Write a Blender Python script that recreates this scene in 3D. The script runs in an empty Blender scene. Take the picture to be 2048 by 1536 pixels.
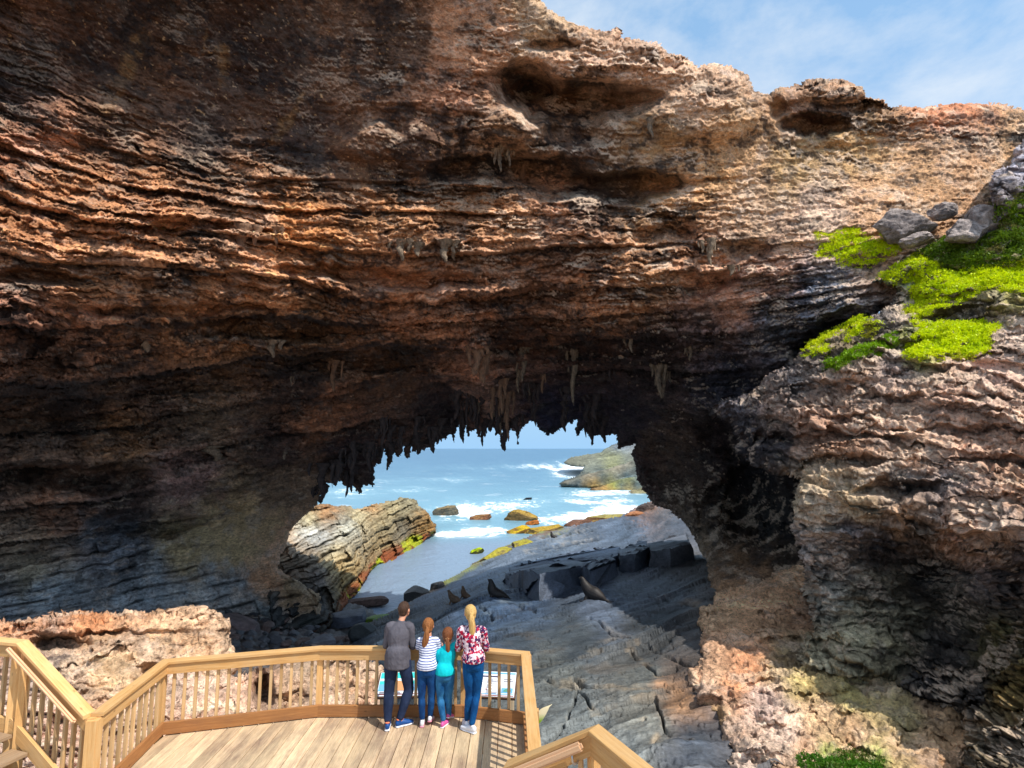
import bpy, bmesh, math, random
import numpy as np
from mathutils import Vector, Matrix
random.seed(7)
SC = bpy.context.scene
COL = SC.collection
PI = math.pi
# ------------------------------------------------------------------ camera
F = 1100.0                      # focal length in px of the 2048 px wide frame
TH = math.atan(129 / F)         # pitch up
CZ = 4.2                        # eye height above the deck (deck top z = 0)
SEA = -7.0
cs, sn = math.cos(TH), math.sin(TH)
cam_d = bpy.data.cameras.new('camera'); cam = bpy.data.objects.new('camera', cam_d); COL.objects.link(cam)
cam.location = (0, 0, CZ); cam.rotation_euler = (PI / 2 + TH, 0, 0)
cam_d.sensor_width = 36; cam_d.lens = F / 2048 * 36; cam_d.clip_start = 0.1; cam_d.clip_end = 60000
SC.camera = cam
SC.view_settings.view_transform = 'Standard'; SC.view_settings.look = 'None'
SC.view_settings.exposure = 0; SC.view_settings.gamma = 1

def ray(px, py):
    a = (px - 1024) / F; b = (768 - py) / F
    return a, cs - b * sn, sn + b * cs
def at_y(px, py, Y):            # world point on that line of sight, Y metres ahead
    a, y, z = ray(px, py); t = Y / y
    return Vector((a * t, Y, CZ + z * t))
def at_z(px, py, Z):
    a, y, z = ray(px, py); t = (Z - CZ) / z
    return Vector((a * t, y * t, Z))
def y_of_z(px, py, Z):
    a, y, z = ray(px, py)
    return (Z - CZ) / z * y

# ------------------------------------------------------------------ tags
def tag(o, label=None, cat=None, group=None, kind=None):
    if label: o['label'] = label
    if cat: o['category'] = cat
    if group: o['group'] = group
    if kind: o['kind'] = kind
    return o
def empty(name, loc=(0, 0, 0), rz=0):
    o = bpy.data.objects.new(name, None); COL.objects.link(o); o.location = loc; o.rotation_euler = (0, 0, rz)
    o.empty_display_size = 0.1
    return o
def new_obj(name, me, mat=None, parent=None):
    o = bpy.data.objects.new(name, me); COL.objects.link(o)
    if mat: me.materials.append(mat)
    if parent: o.parent = parent
    return o

# ------------------------------------------------------------------ noise (numpy)
_r = np.random.RandomState(11)
_perm = np.concatenate([_r.permutation(256)] * 3).astype(np.int32)
_g = _r.normal(size=(256, 3)); _g /= np.linalg.norm(_g, axis=1)[:, None]; _g = _g.astype(np.float32)
def perlin(P, seed=0):
    P = np.asarray(P, np.float32) + np.float32(seed * 17.31)
    i = np.floor(P).astype(np.int32); f = P - i; i &= 255
    u = f * f * f * (f * (f * 6 - 15) + 10)
    X, Y, Z = i[..., 0], i[..., 1], i[..., 2]
    def g(dx, dy, dz):
        h = _perm[_perm[_perm[(X + dx) & 255] + ((Y + dy) & 255)] + ((Z + dz) & 255)]
        gr = _g[h]
        return gr[..., 0] * (f[..., 0] - dx) + gr[..., 1] * (f[..., 1] - dy) + gr[..., 2] * (f[..., 2] - dz)
    ux, uy, uz = u[..., 0], u[..., 1], u[..., 2]
    l = lambda a, b, t: a + (b - a) * t
    return 1.5 * l(l(l(g(0,0,0), g(1,0,0), ux), l(g(0,1,0), g(1,1,0), ux), uy),
             l(l(g(0,0,1), g(1,0,1), ux), l(g(0,1,1), g(1,1,1), ux), uy), uz)
def fbm(P, scale=1.0, octv=4, seed=0, st=(1, 1, 1), gain=0.5, ridge=False):
    P = np.asarray(P, np.float32) * np.array(st, np.float32) * scale
    out = 0; a = 1; tot = 0
    for k in range(octv):
        n = perlin(P, seed + k)
        if ridge: n = 1 - 2 * np.abs(n)
        out = out + n * a; tot += a; a *= gain; P = P * 2.03
    return out / tot
def hash1(a, b=0, c=0):
    a = np.asarray(a).astype(np.int64); b = np.asarray(b).astype(np.int64)
    h = (a * 73856093) ^ (b * 19349663) ^ (int(c) * 83492791)
    h = (h ^ (h >> 13)) * 1274126177
    return ((h & 0xffff) / 65535.0).astype(np.float32)
def vor(P, scale, seed=0, st=(1, 1, 1), tilt=0.0):
    """cell noise: distance to the nearest seed, a random number per cell, and a random plane tilt inside the cell"""
    P = np.asarray(P, np.float32) * (np.array(st, np.float32) * scale) + np.float32(seed * 7.7)
    i = np.floor(P - 0.5).astype(np.int32); best = np.full(P.shape[:-1], 9.0, np.float32); bid = np.zeros(P.shape[:-1], np.int32); bt = np.zeros(P.shape[:-1], np.float32)
    for dx in (0, 1):
        for dy in (0, 1):
            for dz in (0, 1):
                c = i + np.array((dx, dy, dz), np.int32)
                h = _perm[_perm[_perm[(c[..., 0] + seed) & 255] + (c[..., 1] & 255)] + (c[..., 2] & 255)]
                h2 = _perm[h + 57]; h3 = _perm[h2 + 31]
                q = c + (0.12 + 0.76 * np.stack([h, h2, h3], -1) / 256.0).astype(np.float32)
                dv = P - q; d = (dv * dv).sum(-1); m = d < best
                best = np.where(m, d, best); bid = np.where(m, h2, bid)
                if tilt: bt = np.where(m, (dv * _g[h3]).sum(-1), bt)
    return np.sqrt(best), bid / 255.0, bt * tilt
def worley(P, scale, seed=0): return vor(P, scale, seed)[0]
def sst(x, a, b):
    t = np.clip((x - a) / (b - a), 0, 1); return t * t * (3 - 2 * t)

# ------------------------------------------------------------------ materials
def s2l(c):
    c = np.asarray(c, float) / 255.0
    return np.where(c <= 0.04045, c / 12.92, ((c + 0.055) / 1.055) ** 2.4)
def rgb(c): return tuple(float(v) for v in s2l(c)) + (1.0,)
class NT:
    def __init__(self, name):
        self.m = bpy.data.materials.new(name); self.m.use_nodes = True
        self.t = self.m.node_tree; self.n = self.t.nodes; self.l = self.t.links
        self.b = self.n['Principled BSDF']
    def new(self, kind, **kw):
        nd = self.n.new(kind)
        for k, v in kw.items(): setattr(nd, k, v)
        return nd
    def link(self, a, b): self.l.new(a, b)
    def noise(self, vec, scale, detail=5, rough=0.6, dist=0):
        nd = self.new('ShaderNodeTexNoise'); nd.inputs['Scale'].default_value = scale
        nd.inputs['Detail'].default_value = detail; nd.inputs['Roughness'].default_value = rough
        nd.inputs['Distortion'].default_value = dist
        self.link(vec, nd.inputs['Vector']); return nd.outputs['Fac']
    def mapr(self, v, a, b, c, d):
        nd = self.new('ShaderNodeMapRange'); self.link(v, nd.inputs[0])
        for k, x in zip((1, 2, 3, 4), (a, b, c, d)): nd.inputs[k].default_value = x
        return nd.outputs[0]
    def math(self, op, a, b):
        nd = self.new('ShaderNodeMath', operation=op)
        for k, x in ((0, a), (1, b)):
            if isinstance(x, (int, float)): nd.inputs[k].default_value = x
            else: self.link(x, nd.inputs[k])
        return nd.outputs[0]
    def mul(self, colr, fac):                   # colour times scalar
        nd = self.new('ShaderNodeVectorMath', operation='SCALE'); self.link(colr, nd.inputs[0]); self.link(fac, nd.inputs['Scale'])
        return nd.outputs[0]
    def mix(self, f, a, b):
        nd = self.new('ShaderNodeMix', data_type='RGBA')
        for s, x in ((nd.inputs[0], f), (nd.inputs[6], a), (nd.inputs[7], b)):
            if isinstance(x, (int, float)): s.default_value = x
            elif isinstance(x, tuple): s.default_value = x
            else: self.link(x, s)
        return nd.outputs[2]
    def bump(self, h, strength, dist, prev=None):
        nd = self.new('ShaderNodeBump'); nd.inputs['Strength'].default_value = strength; nd.inputs['Distance'].default_value = dist
        self.link(h, nd.inputs['Height'])
        if prev: self.link(prev, nd.inputs['Normal'])
        return nd.outputs['Normal']
    def obj(self, sc=None):
        tc = self.new('ShaderNodeTexCoord'); o = tc.outputs['Object']
        if sc:
            mp = self.new('ShaderNodeMapping'); mp.inputs['Scale'].default_value = sc; self.link(o, mp.inputs['Vector']); o = mp.outputs[0]
        return o
    def attr(self, name='col'):
        nd = self.new('ShaderNodeAttribute'); nd.attribute_name = name; return nd.outputs['Color']
    def set(self, **kw):
        for k, v in kw.items():
            s = self.b.inputs[k.replace('_', ' ')]
            if isinstance(v, (int, float)): s.default_value = v
            elif isinstance(v, tuple): s.default_value = v
            else: self.link(v, s)
        return self.m

def rock_mat(name, fine=7.0, pit=9.0, bs=0.6, rough=0.9, pitk=0.5, spec=0.25, st=None, var=(0.5, 1.5), st2=(1, 1, 2.4)):
    t = NT(name); v = t.obj(st)
    n1 = t.noise(v, fine, 9, 0.68); n2 = t.noise(t.obj(st2), fine * 3.0, 7, 0.72)
    n3 = t.noise(v, fine * 0.22, 4, 0.6)
    vo = t.new('ShaderNodeTexVoronoi'); vo.inputs['Scale'].default_value = pit; dn = t.new('ShaderNodeTexNoise'); dn.inputs['Scale'].default_value = 3; dn.inputs['Detail'].default_value = 5; t.link(v, dn.inputs['Vector'])
    dv_ = t.new('ShaderNodeVectorMath', operation='MULTIPLY_ADD'); t.link(dn.outputs['Color'], dv_.inputs[0]); dv_.inputs[1].default_value = (.6, .6, .6); t.link(v, dv_.inputs[2]); t.link(dv_.outputs[0], vo.inputs['Vector'])
    w = t.math('MULTIPLY', t.mapr(n1, 0.3, 0.7, var[0], var[1]), t.mapr(n2, 0.3, 0.7, 0.65, 1.35))
    w = t.math('MULTIPLY', w, t.mapr(n3, 0.3, 0.7, 0.8, 1.2))
    pitm = t.mapr(vo.outputs['Distance'], 0.12, 0.42, 1 - pitk, 1.0)
    w = t.math('MULTIPLY', w, pitm)
    c = t.mul(t.attr(), w)
    hgt = t.math('ADD', t.math('MULTIPLY', n1, 1.0), t.math('MULTIPLY', n2, 0.35))
    hgt = t.math('ADD', hgt, t.math('MULTIPLY', pitm, 0.3))
    nb = t.bump(hgt, bs, 0.16)
    return t.set(Base_Color=c, Roughness=rough, Specular_IOR_Level=spec, Normal=nb)

# ------------------------------------------------------------------ relief bodies: rock surfaces sampled densely where they stand
class Field:                      # smooth interpolation of control values given at image-guided points
    def __init__(s, pts, vals, x0, x1, y0, y1, st=16, kind='rbf', power=3.0):
        s.x0, s.y0, s.st = x0, y0, st
        gx = np.arange(x0, x1 + st, st, dtype=np.float64); gy = np.arange(y0, y1 + st, st, dtype=np.float64)
        G = np.stack(np.meshgrid(gx, gy), -1); pts = np.asarray(pts, float); vals = np.asarray(vals, float)
        if vals.ndim == 1: vals = vals[:, None]
        d = np.sqrt(((G[:, :, None, :] - pts) ** 2).sum(-1))
        if kind == 'rbf':
            K = np.sqrt(((pts[:, None] - pts) ** 2).sum(-1)); n = len(pts)
            A = np.zeros((n + 3, n + 3)); A[:n, :n] = K + np.eye(n) * 1.0; A[:n, n] = 1; A[n, :n] = 1
            A[:n, n + 1:] = pts / 1000; A[n + 1:, :n] = pts.T / 1000
            w = np.linalg.solve(A, np.vstack([vals, np.zeros((3, vals.shape[1]))]))
            s.g = d @ w[:n] + w[n] + (G / 1000) @ w[n + 1:]
        else:
            w = 1 / (d + 12) ** power; w /= w.sum(-1, keepdims=True); s.g = w @ vals
    def __call__(s, x, y):
        h, w = s.g.shape[:2]
        fx = np.clip((x - s.x0) / s.st, 0, w - 1.001); fy = np.clip((y - s.y0) / s.st, 0, h - 1.001)
        ix = fx.astype(int); iy = fy.astype(int); fx = (fx - ix)[..., None]; fy = (fy - iy)[..., None]
        g = s.g
        r = (g[iy, ix] * (1 - fx) + g[iy, ix + 1] * fx) * (1 - fy) + (g[iy + 1, ix] * (1 - fx) + g[iy + 1, ix + 1] * fx) * fy
        return r[..., 0] if g.shape[2] == 1 else r
def poly_sd(x, y, poly):          # signed distance, negative inside
    x = x.astype(np.float32); y = y.astype(np.float32)
    d = np.full(x.shape, 1e12, np.float32); ins = np.zeros(x.shape, bool); n = len(poly)
    for k in range(n):
        ax, ay = poly[k]; bx, by = poly[(k + 1) % n]
        ex, ey = bx - ax, by - ay; L = ex * ex + ey * ey + 1e-9
        t = np.clip(((x - ax) * ex + (y - ay) * ey) / L, 0, 1)
        d = np.minimum(d, (x - ax - t * ex) ** 2 + (y - ay - t * ey) ** 2)
        if ay != by:
            c = ((ay > y) != (by > y)) & (x < (bx - ax) * (y - ay) / (by - ay) + ax)
            ins ^= c
    d = np.sqrt(d); return np.where(ins, -d, d)
def grid_normals(P):
    du = np.zeros_like(P); dv = np.zeros_like(P)
    du[:, 1:-1] = P[:, 2:] - P[:, :-2]; du[:, 0] = P[:, 1] - P[:, 0]; du[:, -1] = P[:, -1] - P[:, -2]
    dv[1:-1] = P[2:] - P[:-2]; dv[0] = P[1] - P[0]; dv[-1] = P[-1] - P[-2]
    n = np.cross(dv, du); n /= np.linalg.norm(n, axis=-1, keepdims=True) + 1e-9
    return n
def mesh_from_grid(name, P, keep, col, mat, parent=None, skirt=0.0, skdir=None, smooth=True):
    h, w = keep.shape
    fk = keep[:-1, :-1] & keep[1:, :-1] & keep[:-1, 1:] & keep[1:, 1:]
    iy, ix = np.nonzero(fk); idx = np.arange(h * w).reshape(h, w)
    quads = np.stack([idx[iy, ix], idx[iy + 1, ix], idx[iy + 1, ix + 1], idx[iy, ix + 1]], -1)
    V = P.reshape(-1, 3).astype(np.float64); C = col.reshape(-1, 3)
    if skirt > 0:                 # side walls running back from every free edge
        E = np.concatenate([quads[:, [0, 1]], quads[:, [1, 2]], quads[:, [2, 3]], quads[:, [3, 0]]])
        key = np.sort(E, 1); key = key[:, 0] * (h * w) + key[:, 1]
        _, inv, cnt = np.unique(key, return_inverse=True, return_counts=True)
        B = E[cnt[inv] == 1]
        bv = np.unique(B); mp = np.full(h * w, -1); mp[bv] = len(V) + np.arange(len(bv))
        V2 = V[bv] + skdir.reshape(-1, 3)[bv] * skirt
        V = np.vstack([V, V2]); C = np.vstack([C, C[bv]])
        quads = np.vstack([quads, np.stack([B[:, 1], B[:, 0], mp[B[:, 0]], mp[B[:, 1]]], -1)])
    used = np.unique(quads); rm = np.full(len(V), -1); rm[used] = np.arange(len(used))
    V = V[used]; C = C[used]; quads = rm[quads]
    me = bpy.data.meshes.new(name); me.vertices.add(len(V)); me.vertices.foreach_set('co', V.astype(np.float32).ravel())
    me.loops.add(len(quads) * 4); me.loops.foreach_set('vertex_index', quads.astype(np.int32).ravel())
    me.polygons.add(len(quads)); me.polygons.foreach_set('loop_start', np.arange(0, len(quads) * 4, 4, dtype=np.int32))
    me.polygons.foreach_set('use_smooth', np.full(len(quads), smooth))
    me.update(calc_edges=True)
    ca = me.color_attributes.new('col', 'FLOAT_COLOR', 'POINT')
    ca.data.foreach_set('color', np.concatenate([np.clip(C, 0, 1), np.ones((len(C), 1))], 1).astype(np.float32).ravel())
    return new_obj(name, me, mat, parent)

def relief(name, poly, dpts, cpts, mat, step=2.0, ragged=(14, 6.0), roll=40, rollm=2.0, holes=(), disp=None, skirt=6.0, cwarp=45, colf=None,
           bbox=None, zmode=False, sat=1.0, gain=1.0):
    """poly: outline; dpts: (px,py,distance ahead or height); cpts: (px,py,(r,g,b))"""
    poly = [tuple(map(float, p)) for p in poly]
    xs = [p[0] for p in poly]; ys = [p[1] for p in poly]
    x0, x1, y0, y1 = bbox or (min(xs) - 10, max(xs) + 10, min(ys) - 10, max(ys) + 10)
    gx = np.arange(x0, x1, step); gy = np.arange(y0, y1, step)
    X, Y = np.meshgrid(gx, gy); X = X.astype(np.float64); Y = Y.astype(np.float64)
    dv = [y_of_z(p[0], p[1], p[2]) if zmode else p[2] for p in dpts]
    D0 = Field([p[:2] for p in dpts], np.log(dv), x0, x1, y0, y1)
    D = np.exp(D0(X, Y))
    Q = np.stack([X, Y, np.zeros_like(X)], -1)
    sd = poly_sd(X, Y, poly)
    for hpoly in holes: sd = np.maximum(sd, -poly_sd(X, Y, hpoly))
    if ragged[1] > 0:
        sd = sd + fbm(Q, 1.0 / ragged[0], 4, 3, gain=0.6) * ragged[1]
    keep = sd < 0
    t = np.clip(-sd / roll, 0, 1)
    D = D + rollm * (1 - np.sqrt(1 - (1 - t) ** 2 + 1e-6))
    a, yy, zz = ray(X, Y)
    R = np.stack([a, yy, zz], -1) / yy[..., None]        # per metre ahead
    Rn = R / np.linalg.norm(R, axis=-1, keepdims=True)
    P = R * D[..., None] + np.array([0, 0, CZ])
    ctx = dict(X=X, Y=Y, D=D, sd=sd, P=P, R=Rn, h=None)
    cf = Field([p[:2] for p in cpts], [s2l(p[2]) for p in cpts], x0, x1, y0, y1, kind='idw', power=4.5)
    wx = fbm(P, 0.9, 6, 21, gain=.65) * cwarp * 2.0; wy = fbm(P, 0.9, 6, 31, gain=.65) * cwarp * 1.2
    C = cf(X + wx, Y + wy)
    if disp is not None:
        toward, alongn, cm = disp(ctx)                    # metres toward the viewer, metres along the normal, colour factor
        N = grid_normals(P)
        P = P - Rn * toward[..., None] + N * alongn[..., None]
        C = C * cm if cm.ndim == 3 else C * cm[..., None]
    if colf is not None: C = colf(ctx, P, C)
    if sat != 1:
        Lm = C.mean(-1, keepdims=True); C = Lm + (C - Lm) * sat
    if gain != 1 or sat != 1: C = np.clip(C * gain, 0.004, 9); mx_ = C.max(-1, keepdims=True); C = C * np.where(mx_ > .5, .5 + (mx_ - .5) * .35, mx_) / mx_
    return mesh_from_grid(name, P, keep, C, mat, None, skirt, Rn), ctx, P
STEP = 2
# ------------------------------------------------------------------ light and sky
SUN_EL, SUN_AZ = math.radians(54), math.radians(124)      # azimuth clockwise from +Y
sd_ = Vector((math.sin(SUN_AZ) * math.cos(SUN_EL), math.cos(SUN_AZ) * math.cos(SUN_EL), math.sin(SUN_EL)))
ld = bpy.data.lights.new('sun', 'SUN'); ld.energy = 5.0; ld.angle = math.radians(0.6); ld.color = (1.0, 0.95, 0.86)
lo = bpy.data.objects.new('sun', ld); COL.objects.link(lo); lo.rotation_euler = sd_.to_track_quat('Z', 'Y').to_euler(); lo.location = (0, 0, 60)
W = bpy.data.worlds.new('World'); SC.world = W; W.use_nodes = True
wn, wl = W.node_tree.nodes, W.node_tree.links
sky = wn.new('ShaderNodeTexSky'); sky.sky_type = 'NISHITA'; sky.sun_disc = False
sky.sun_elevation = SUN_EL; sky.sun_rotation = SUN_AZ; sky.altitude = 0; sky.air_density = 1.0; sky.dust_density = 0.6; sky.ozone_density = 1.6
bg = wn['Background']; bg.inputs['Strength'].default_value = 0.15
tc = wn.new('ShaderNodeTexCoord'); mp = wn.new('ShaderNodeMapping'); mp.inputs['Scale'].default_value = (1.0, 1.1, 1.6)
mp.inputs['Rotation'].default_value = (0.0, 0.5, 0.3)
nz = wn.new('ShaderNodeTexNoise'); nz.inputs['Scale'].default_value = 1.9; nz.inputs['Detail'].default_value = 9; nz.inputs['Roughness'].default_value = 0.62; nz.inputs['Distortion'].default_value = 0.25
wl.new(tc.outputs['Generated'], mp.inputs['Vector']); wl.new(mp.outputs[0], nz.inputs['Vector'])
mr = wn.new('ShaderNodeMapRange'); wl.new(nz.outputs['Fac'], mr.inputs[0])
for k, v in zip((1, 2, 3, 4), (0.40, 0.62, 0.0, 0.9)): mr.inputs[k].default_value = v
sx = wn.new('ShaderNodeSeparateXYZ'); wl.new(tc.outputs['Generated'], sx.inputs[0])
mh = wn.new('ShaderNodeMapRange'); wl.new(sx.outputs['Z'], mh.inputs[0])
for k, v in zip((1, 2, 3, 4), (0.12, 0.45, 0.0, 1.0)): mh.inputs[k].default_value = v
mm = wn.new('ShaderNodeMath'); mm.operation = 'MULTIPLY'; wl.new(mr.outputs[0], mm.inputs[0]); wl.new(mh.outputs[0], mm.inputs[1])
mx = wn.new('ShaderNodeMix'); mx.data_type = 'RGBA'; wl.new(mm.outputs[0], mx.inputs[0])
tn = wn.new('ShaderNodeMix'); tn.data_type = 'RGBA'; tn.blend_type = 'MULTIPLY'; tn.inputs[0].default_value = 1.0; tn.inputs[7].default_value = (1.3, 1.36, 1.34, 1)
wl.new(sky.outputs[0], tn.inputs[6])
hz_ = wn.new('ShaderNodeMapRange'); wl.new(sx.outputs['Z'], hz_.inputs[0])
for k, v in zip((1, 2, 3, 4), (0.0, 0.35, 1.0, 0.0)): hz_.inputs[k].default_value = v
t2 = wn.new('ShaderNodeMix'); t2.data_type = 'RGBA'; wl.new(hz_.outputs[0], t2.inputs[0]); wl.new(tn.outputs[2], t2.inputs[6]); t2.inputs[7].default_value = (2.6, 4.3, 6.1, 1)
t3 = wn.new('ShaderNodeMix'); t3.data_type = 'RGBA'; t3.inputs[0].default_value = .6; wl.new(t2.outputs[2], t3.inputs[6]); t3.inputs[7].default_value = (2.5, 4.4, 6.7, 1)
wl.new(t3.outputs[2], mx.inputs[6]); mx.inputs[7].default_value = (6.0, 6.4, 6.8, 1); wl.new(mx.outputs[2], bg.inputs['Color'])

# ------------------------------------------------------------------ rock materials
M_arch = rock_mat('arch_rock', 5.5, 6.0, 0.85, pitk=0.4, st=(1, 1, 1.7), st2=(1, 1, 2.8))
M_pale = rock_mat('pale_limestone', 6.5, 7.0, 0.8, pitk=0.5)
M_dark = rock_mat('dark_slab_rock', 4.0, 5.0, 0.6, rough=0.58, pitk=0.12, spec=0.45, var=(0.65, 1.35), st=(.5, 1, 1), st2=(.4, 1, 2))
M_strat = rock_mat('bedded_rock', 4.0, 5.0, 0.55, pitk=0.25, st=(1, 1, 2.2))
M_far = rock_mat('headland_rock', 0.5, 0.9, 0.6, pitk=0.25)

# ------------------------------------------------------------------ helpers for bedding, blocks, ledges
def interp_guides(X, Y, guides, vals):
    ys = [np.interp(X, [p[0] for p in g], [p[1] for p in g]) for g in guides]
    S = vals[0] + (Y - ys[0])
    for k in range(len(ys) - 1):
        t = (Y - ys[k]) / np.maximum(ys[k + 1] - ys[k], 5)
        S = np.where(Y >= ys[k], vals[k] + t * (vals[k + 1] - vals[k]), S)
    return np.where(Y >= ys[-1], vals[-1] + (Y - ys[-1]), S)
def ledge(S, X, period, seed, wob=0.5, run=2.2, drop=0.07):
    Z0 = np.zeros_like(S)
    n = S / period + wob * fbm(np.stack([X / (period * 5), S / (period * 6), Z0 + seed], -1), 1, 3, seed)
    i = np.floor(n); f = n - i
    a = 0.35 + 0.65 * hash1(i + 500, seed)
    m = fbm(np.stack([X / (period * run), i * 3.7, Z0 + seed * 2.1], -1), 1, 3, seed + 5)
    m = np.clip(0.55 + 0.9 * m, 0, 1.3)
    prof = np.where(f < 1 - drop, (f / (1 - drop)) ** 0.7, (1 - f) / drop)
    return a * m * prof, f, i
def blobs(X, Y, lst):
    out = np.zeros_like(X)
    for cx, cy, rx, ry, dep in lst:
        wx = X; r = np.sqrt(((wx - cx) / rx) ** 2 + ((Y - cy) / ry) ** 2)
        out += dep * (1 - sst(r, 0.45, 1.15))
    return out
def bricks(U, V, hh, ww, seed, gap=0.07):
    """U along the bed, V across it (metres); returns offset 0..1, groove 0..1, id"""
    n = V / hh; i = np.floor(n); f = n - i
    sc = 0.6 + 0.9 * hash1(i + 99, seed)
    m = U / (ww * sc) + hash1(i + 7, seed, 3) * 7; j = np.floor(m); g = m - j
    r = hash1(i + 301, j + 401, seed)
    vj = np.minimum(g, 1 - g) * ww * sc + .5 * gap * (hash1(i + 61, j + 13, seed) > .45)
    gh = 1 - sst(np.minimum(f, 1 - f) * hh, 0.0, gap); gv = .7 * (1 - sst(vj, 0.0, gap * .6))
    return r, np.maximum(gh, gv), hash1(i + 11, j + 77, seed + 5)

def stain_and_shade(P, C, under=.55, cream=.0, black=.5, seed=0, mask=1.0):
    """lichen and algae in charcoal patches; shade painted under ledges, light into pale patches facing the sky"""
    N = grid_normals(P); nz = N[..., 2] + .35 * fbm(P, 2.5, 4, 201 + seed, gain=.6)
    u = sst(-nz, -.05, .55)[..., None] * under; C = C * (1 - u)  # underside shade put into the colour by face normal
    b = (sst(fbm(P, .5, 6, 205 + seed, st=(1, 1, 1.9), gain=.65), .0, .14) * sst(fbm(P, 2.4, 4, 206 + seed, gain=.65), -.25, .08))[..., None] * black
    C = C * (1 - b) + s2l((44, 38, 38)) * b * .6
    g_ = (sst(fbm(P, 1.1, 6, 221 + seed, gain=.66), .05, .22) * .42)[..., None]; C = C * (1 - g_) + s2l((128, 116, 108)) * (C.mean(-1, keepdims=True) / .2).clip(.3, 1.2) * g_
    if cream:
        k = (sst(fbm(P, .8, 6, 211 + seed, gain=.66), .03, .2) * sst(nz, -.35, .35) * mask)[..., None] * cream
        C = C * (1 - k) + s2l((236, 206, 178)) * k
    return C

# ------------------------------------------------------------------ the arch and the cliff
DK = (66, 47, 37); OR = (220, 154, 108); TN = (205, 164, 124); BK = (40, 36, 38)
arch_d = []
def row(py, vals):
    for px, d in vals: arch_d.append((px, py, d))
row(-420, [(-400, 9.5), (0, 10.3), (400, 12.6), (800, 14.4), (1200, 17), (1800, 18), (2400, 18)])
row(-150, [(-400, 10), (0, 11.5), (400, 14.0), (800, 15.6), (1100, 17.6), (1500, 18.5), (2000, 19), (2400, 19)])
row(0, [(-400, 10.5), (0, 13.8), (400, 16.6), (700, 17.8), (880, 18), (1000, 18.2), (1200, 18.8), (1500, 19.5), (2048, 21), (2400, 21)])
row(200, [(-400, 11), (0, 14.1), (400, 17.2), (800, 18.8), (1000, 19.2), (1200, 20), (1500, 21), (1750, 22.5), (2048, 23.5), (2400, 24)])
row(330, [(-400, 11.4), (0, 14.1), (250, 16.2), (500, 18.4), (800, 20), (1000, 20.8), (1250, 21.3), (1500, 21.6), (1750, 22.5), (2048, 23), (2400, 23)])
row(430, [(-400, 11.2), (0, 13.7), (300, 16.2), (600, 18.8), (900, 20.8), (1250, 21.6), (1500, 21.6), (1750, 21), (2048, 21)])
row(530, [(-400, 11.0), (0, 13.1), (300, 15.4), (600, 18.4), (900, 20.2), (1250, 21.0), (1500, 22), (1750, 20.5), (2048, 19)])
row(630, [(-400, 11.4), (0, 13.5), (300, 16.2), (600, 19.4), (900, 21.4), (1250, 22.2), (1500, 22.2), (1700, 20)])
row(720, [(-400, 12.6), (0, 15.4), (300, 19), (600, 23.2), (900, 27), (1200, 28), (1400, 27), (1600, 23)])
row(820, [(-400, 14), (0, 18), (300, 23), (600, 28), (900, 34), (1200, 35.5), (1400, 30), (1600, 25)])
row(900, [(-400, 15), (0, 20), (300, 25.5), (600, 31), (750, 34), (1240, 38), (1330, 37), (1450, 33), (1600, 28)])
row(1000, [(-400, 16), (0, 22), (300, 28), (600, 36), (1300, 40), (1400, 36), (1500, 31), (1650, 27)])
row(1090, [(-400, 18), (0, 24), (300, 31), (450, 34), (590, 37), (1390, 34), (1500, 28), (1650, 24)])
row(1150, [(-400, 19), (0, 25), (300, 31), (600, 36), (1430, 26), (1550, 24)])
row(1280, [(-400, 20), (0, 25.5), (300, 30), (600, 33), (1450, 18), (1600, 17)])
row(1400, [(-400, 20), (0, 25), (400, 29), (1450, 14), (1650, 13.5)])
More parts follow.
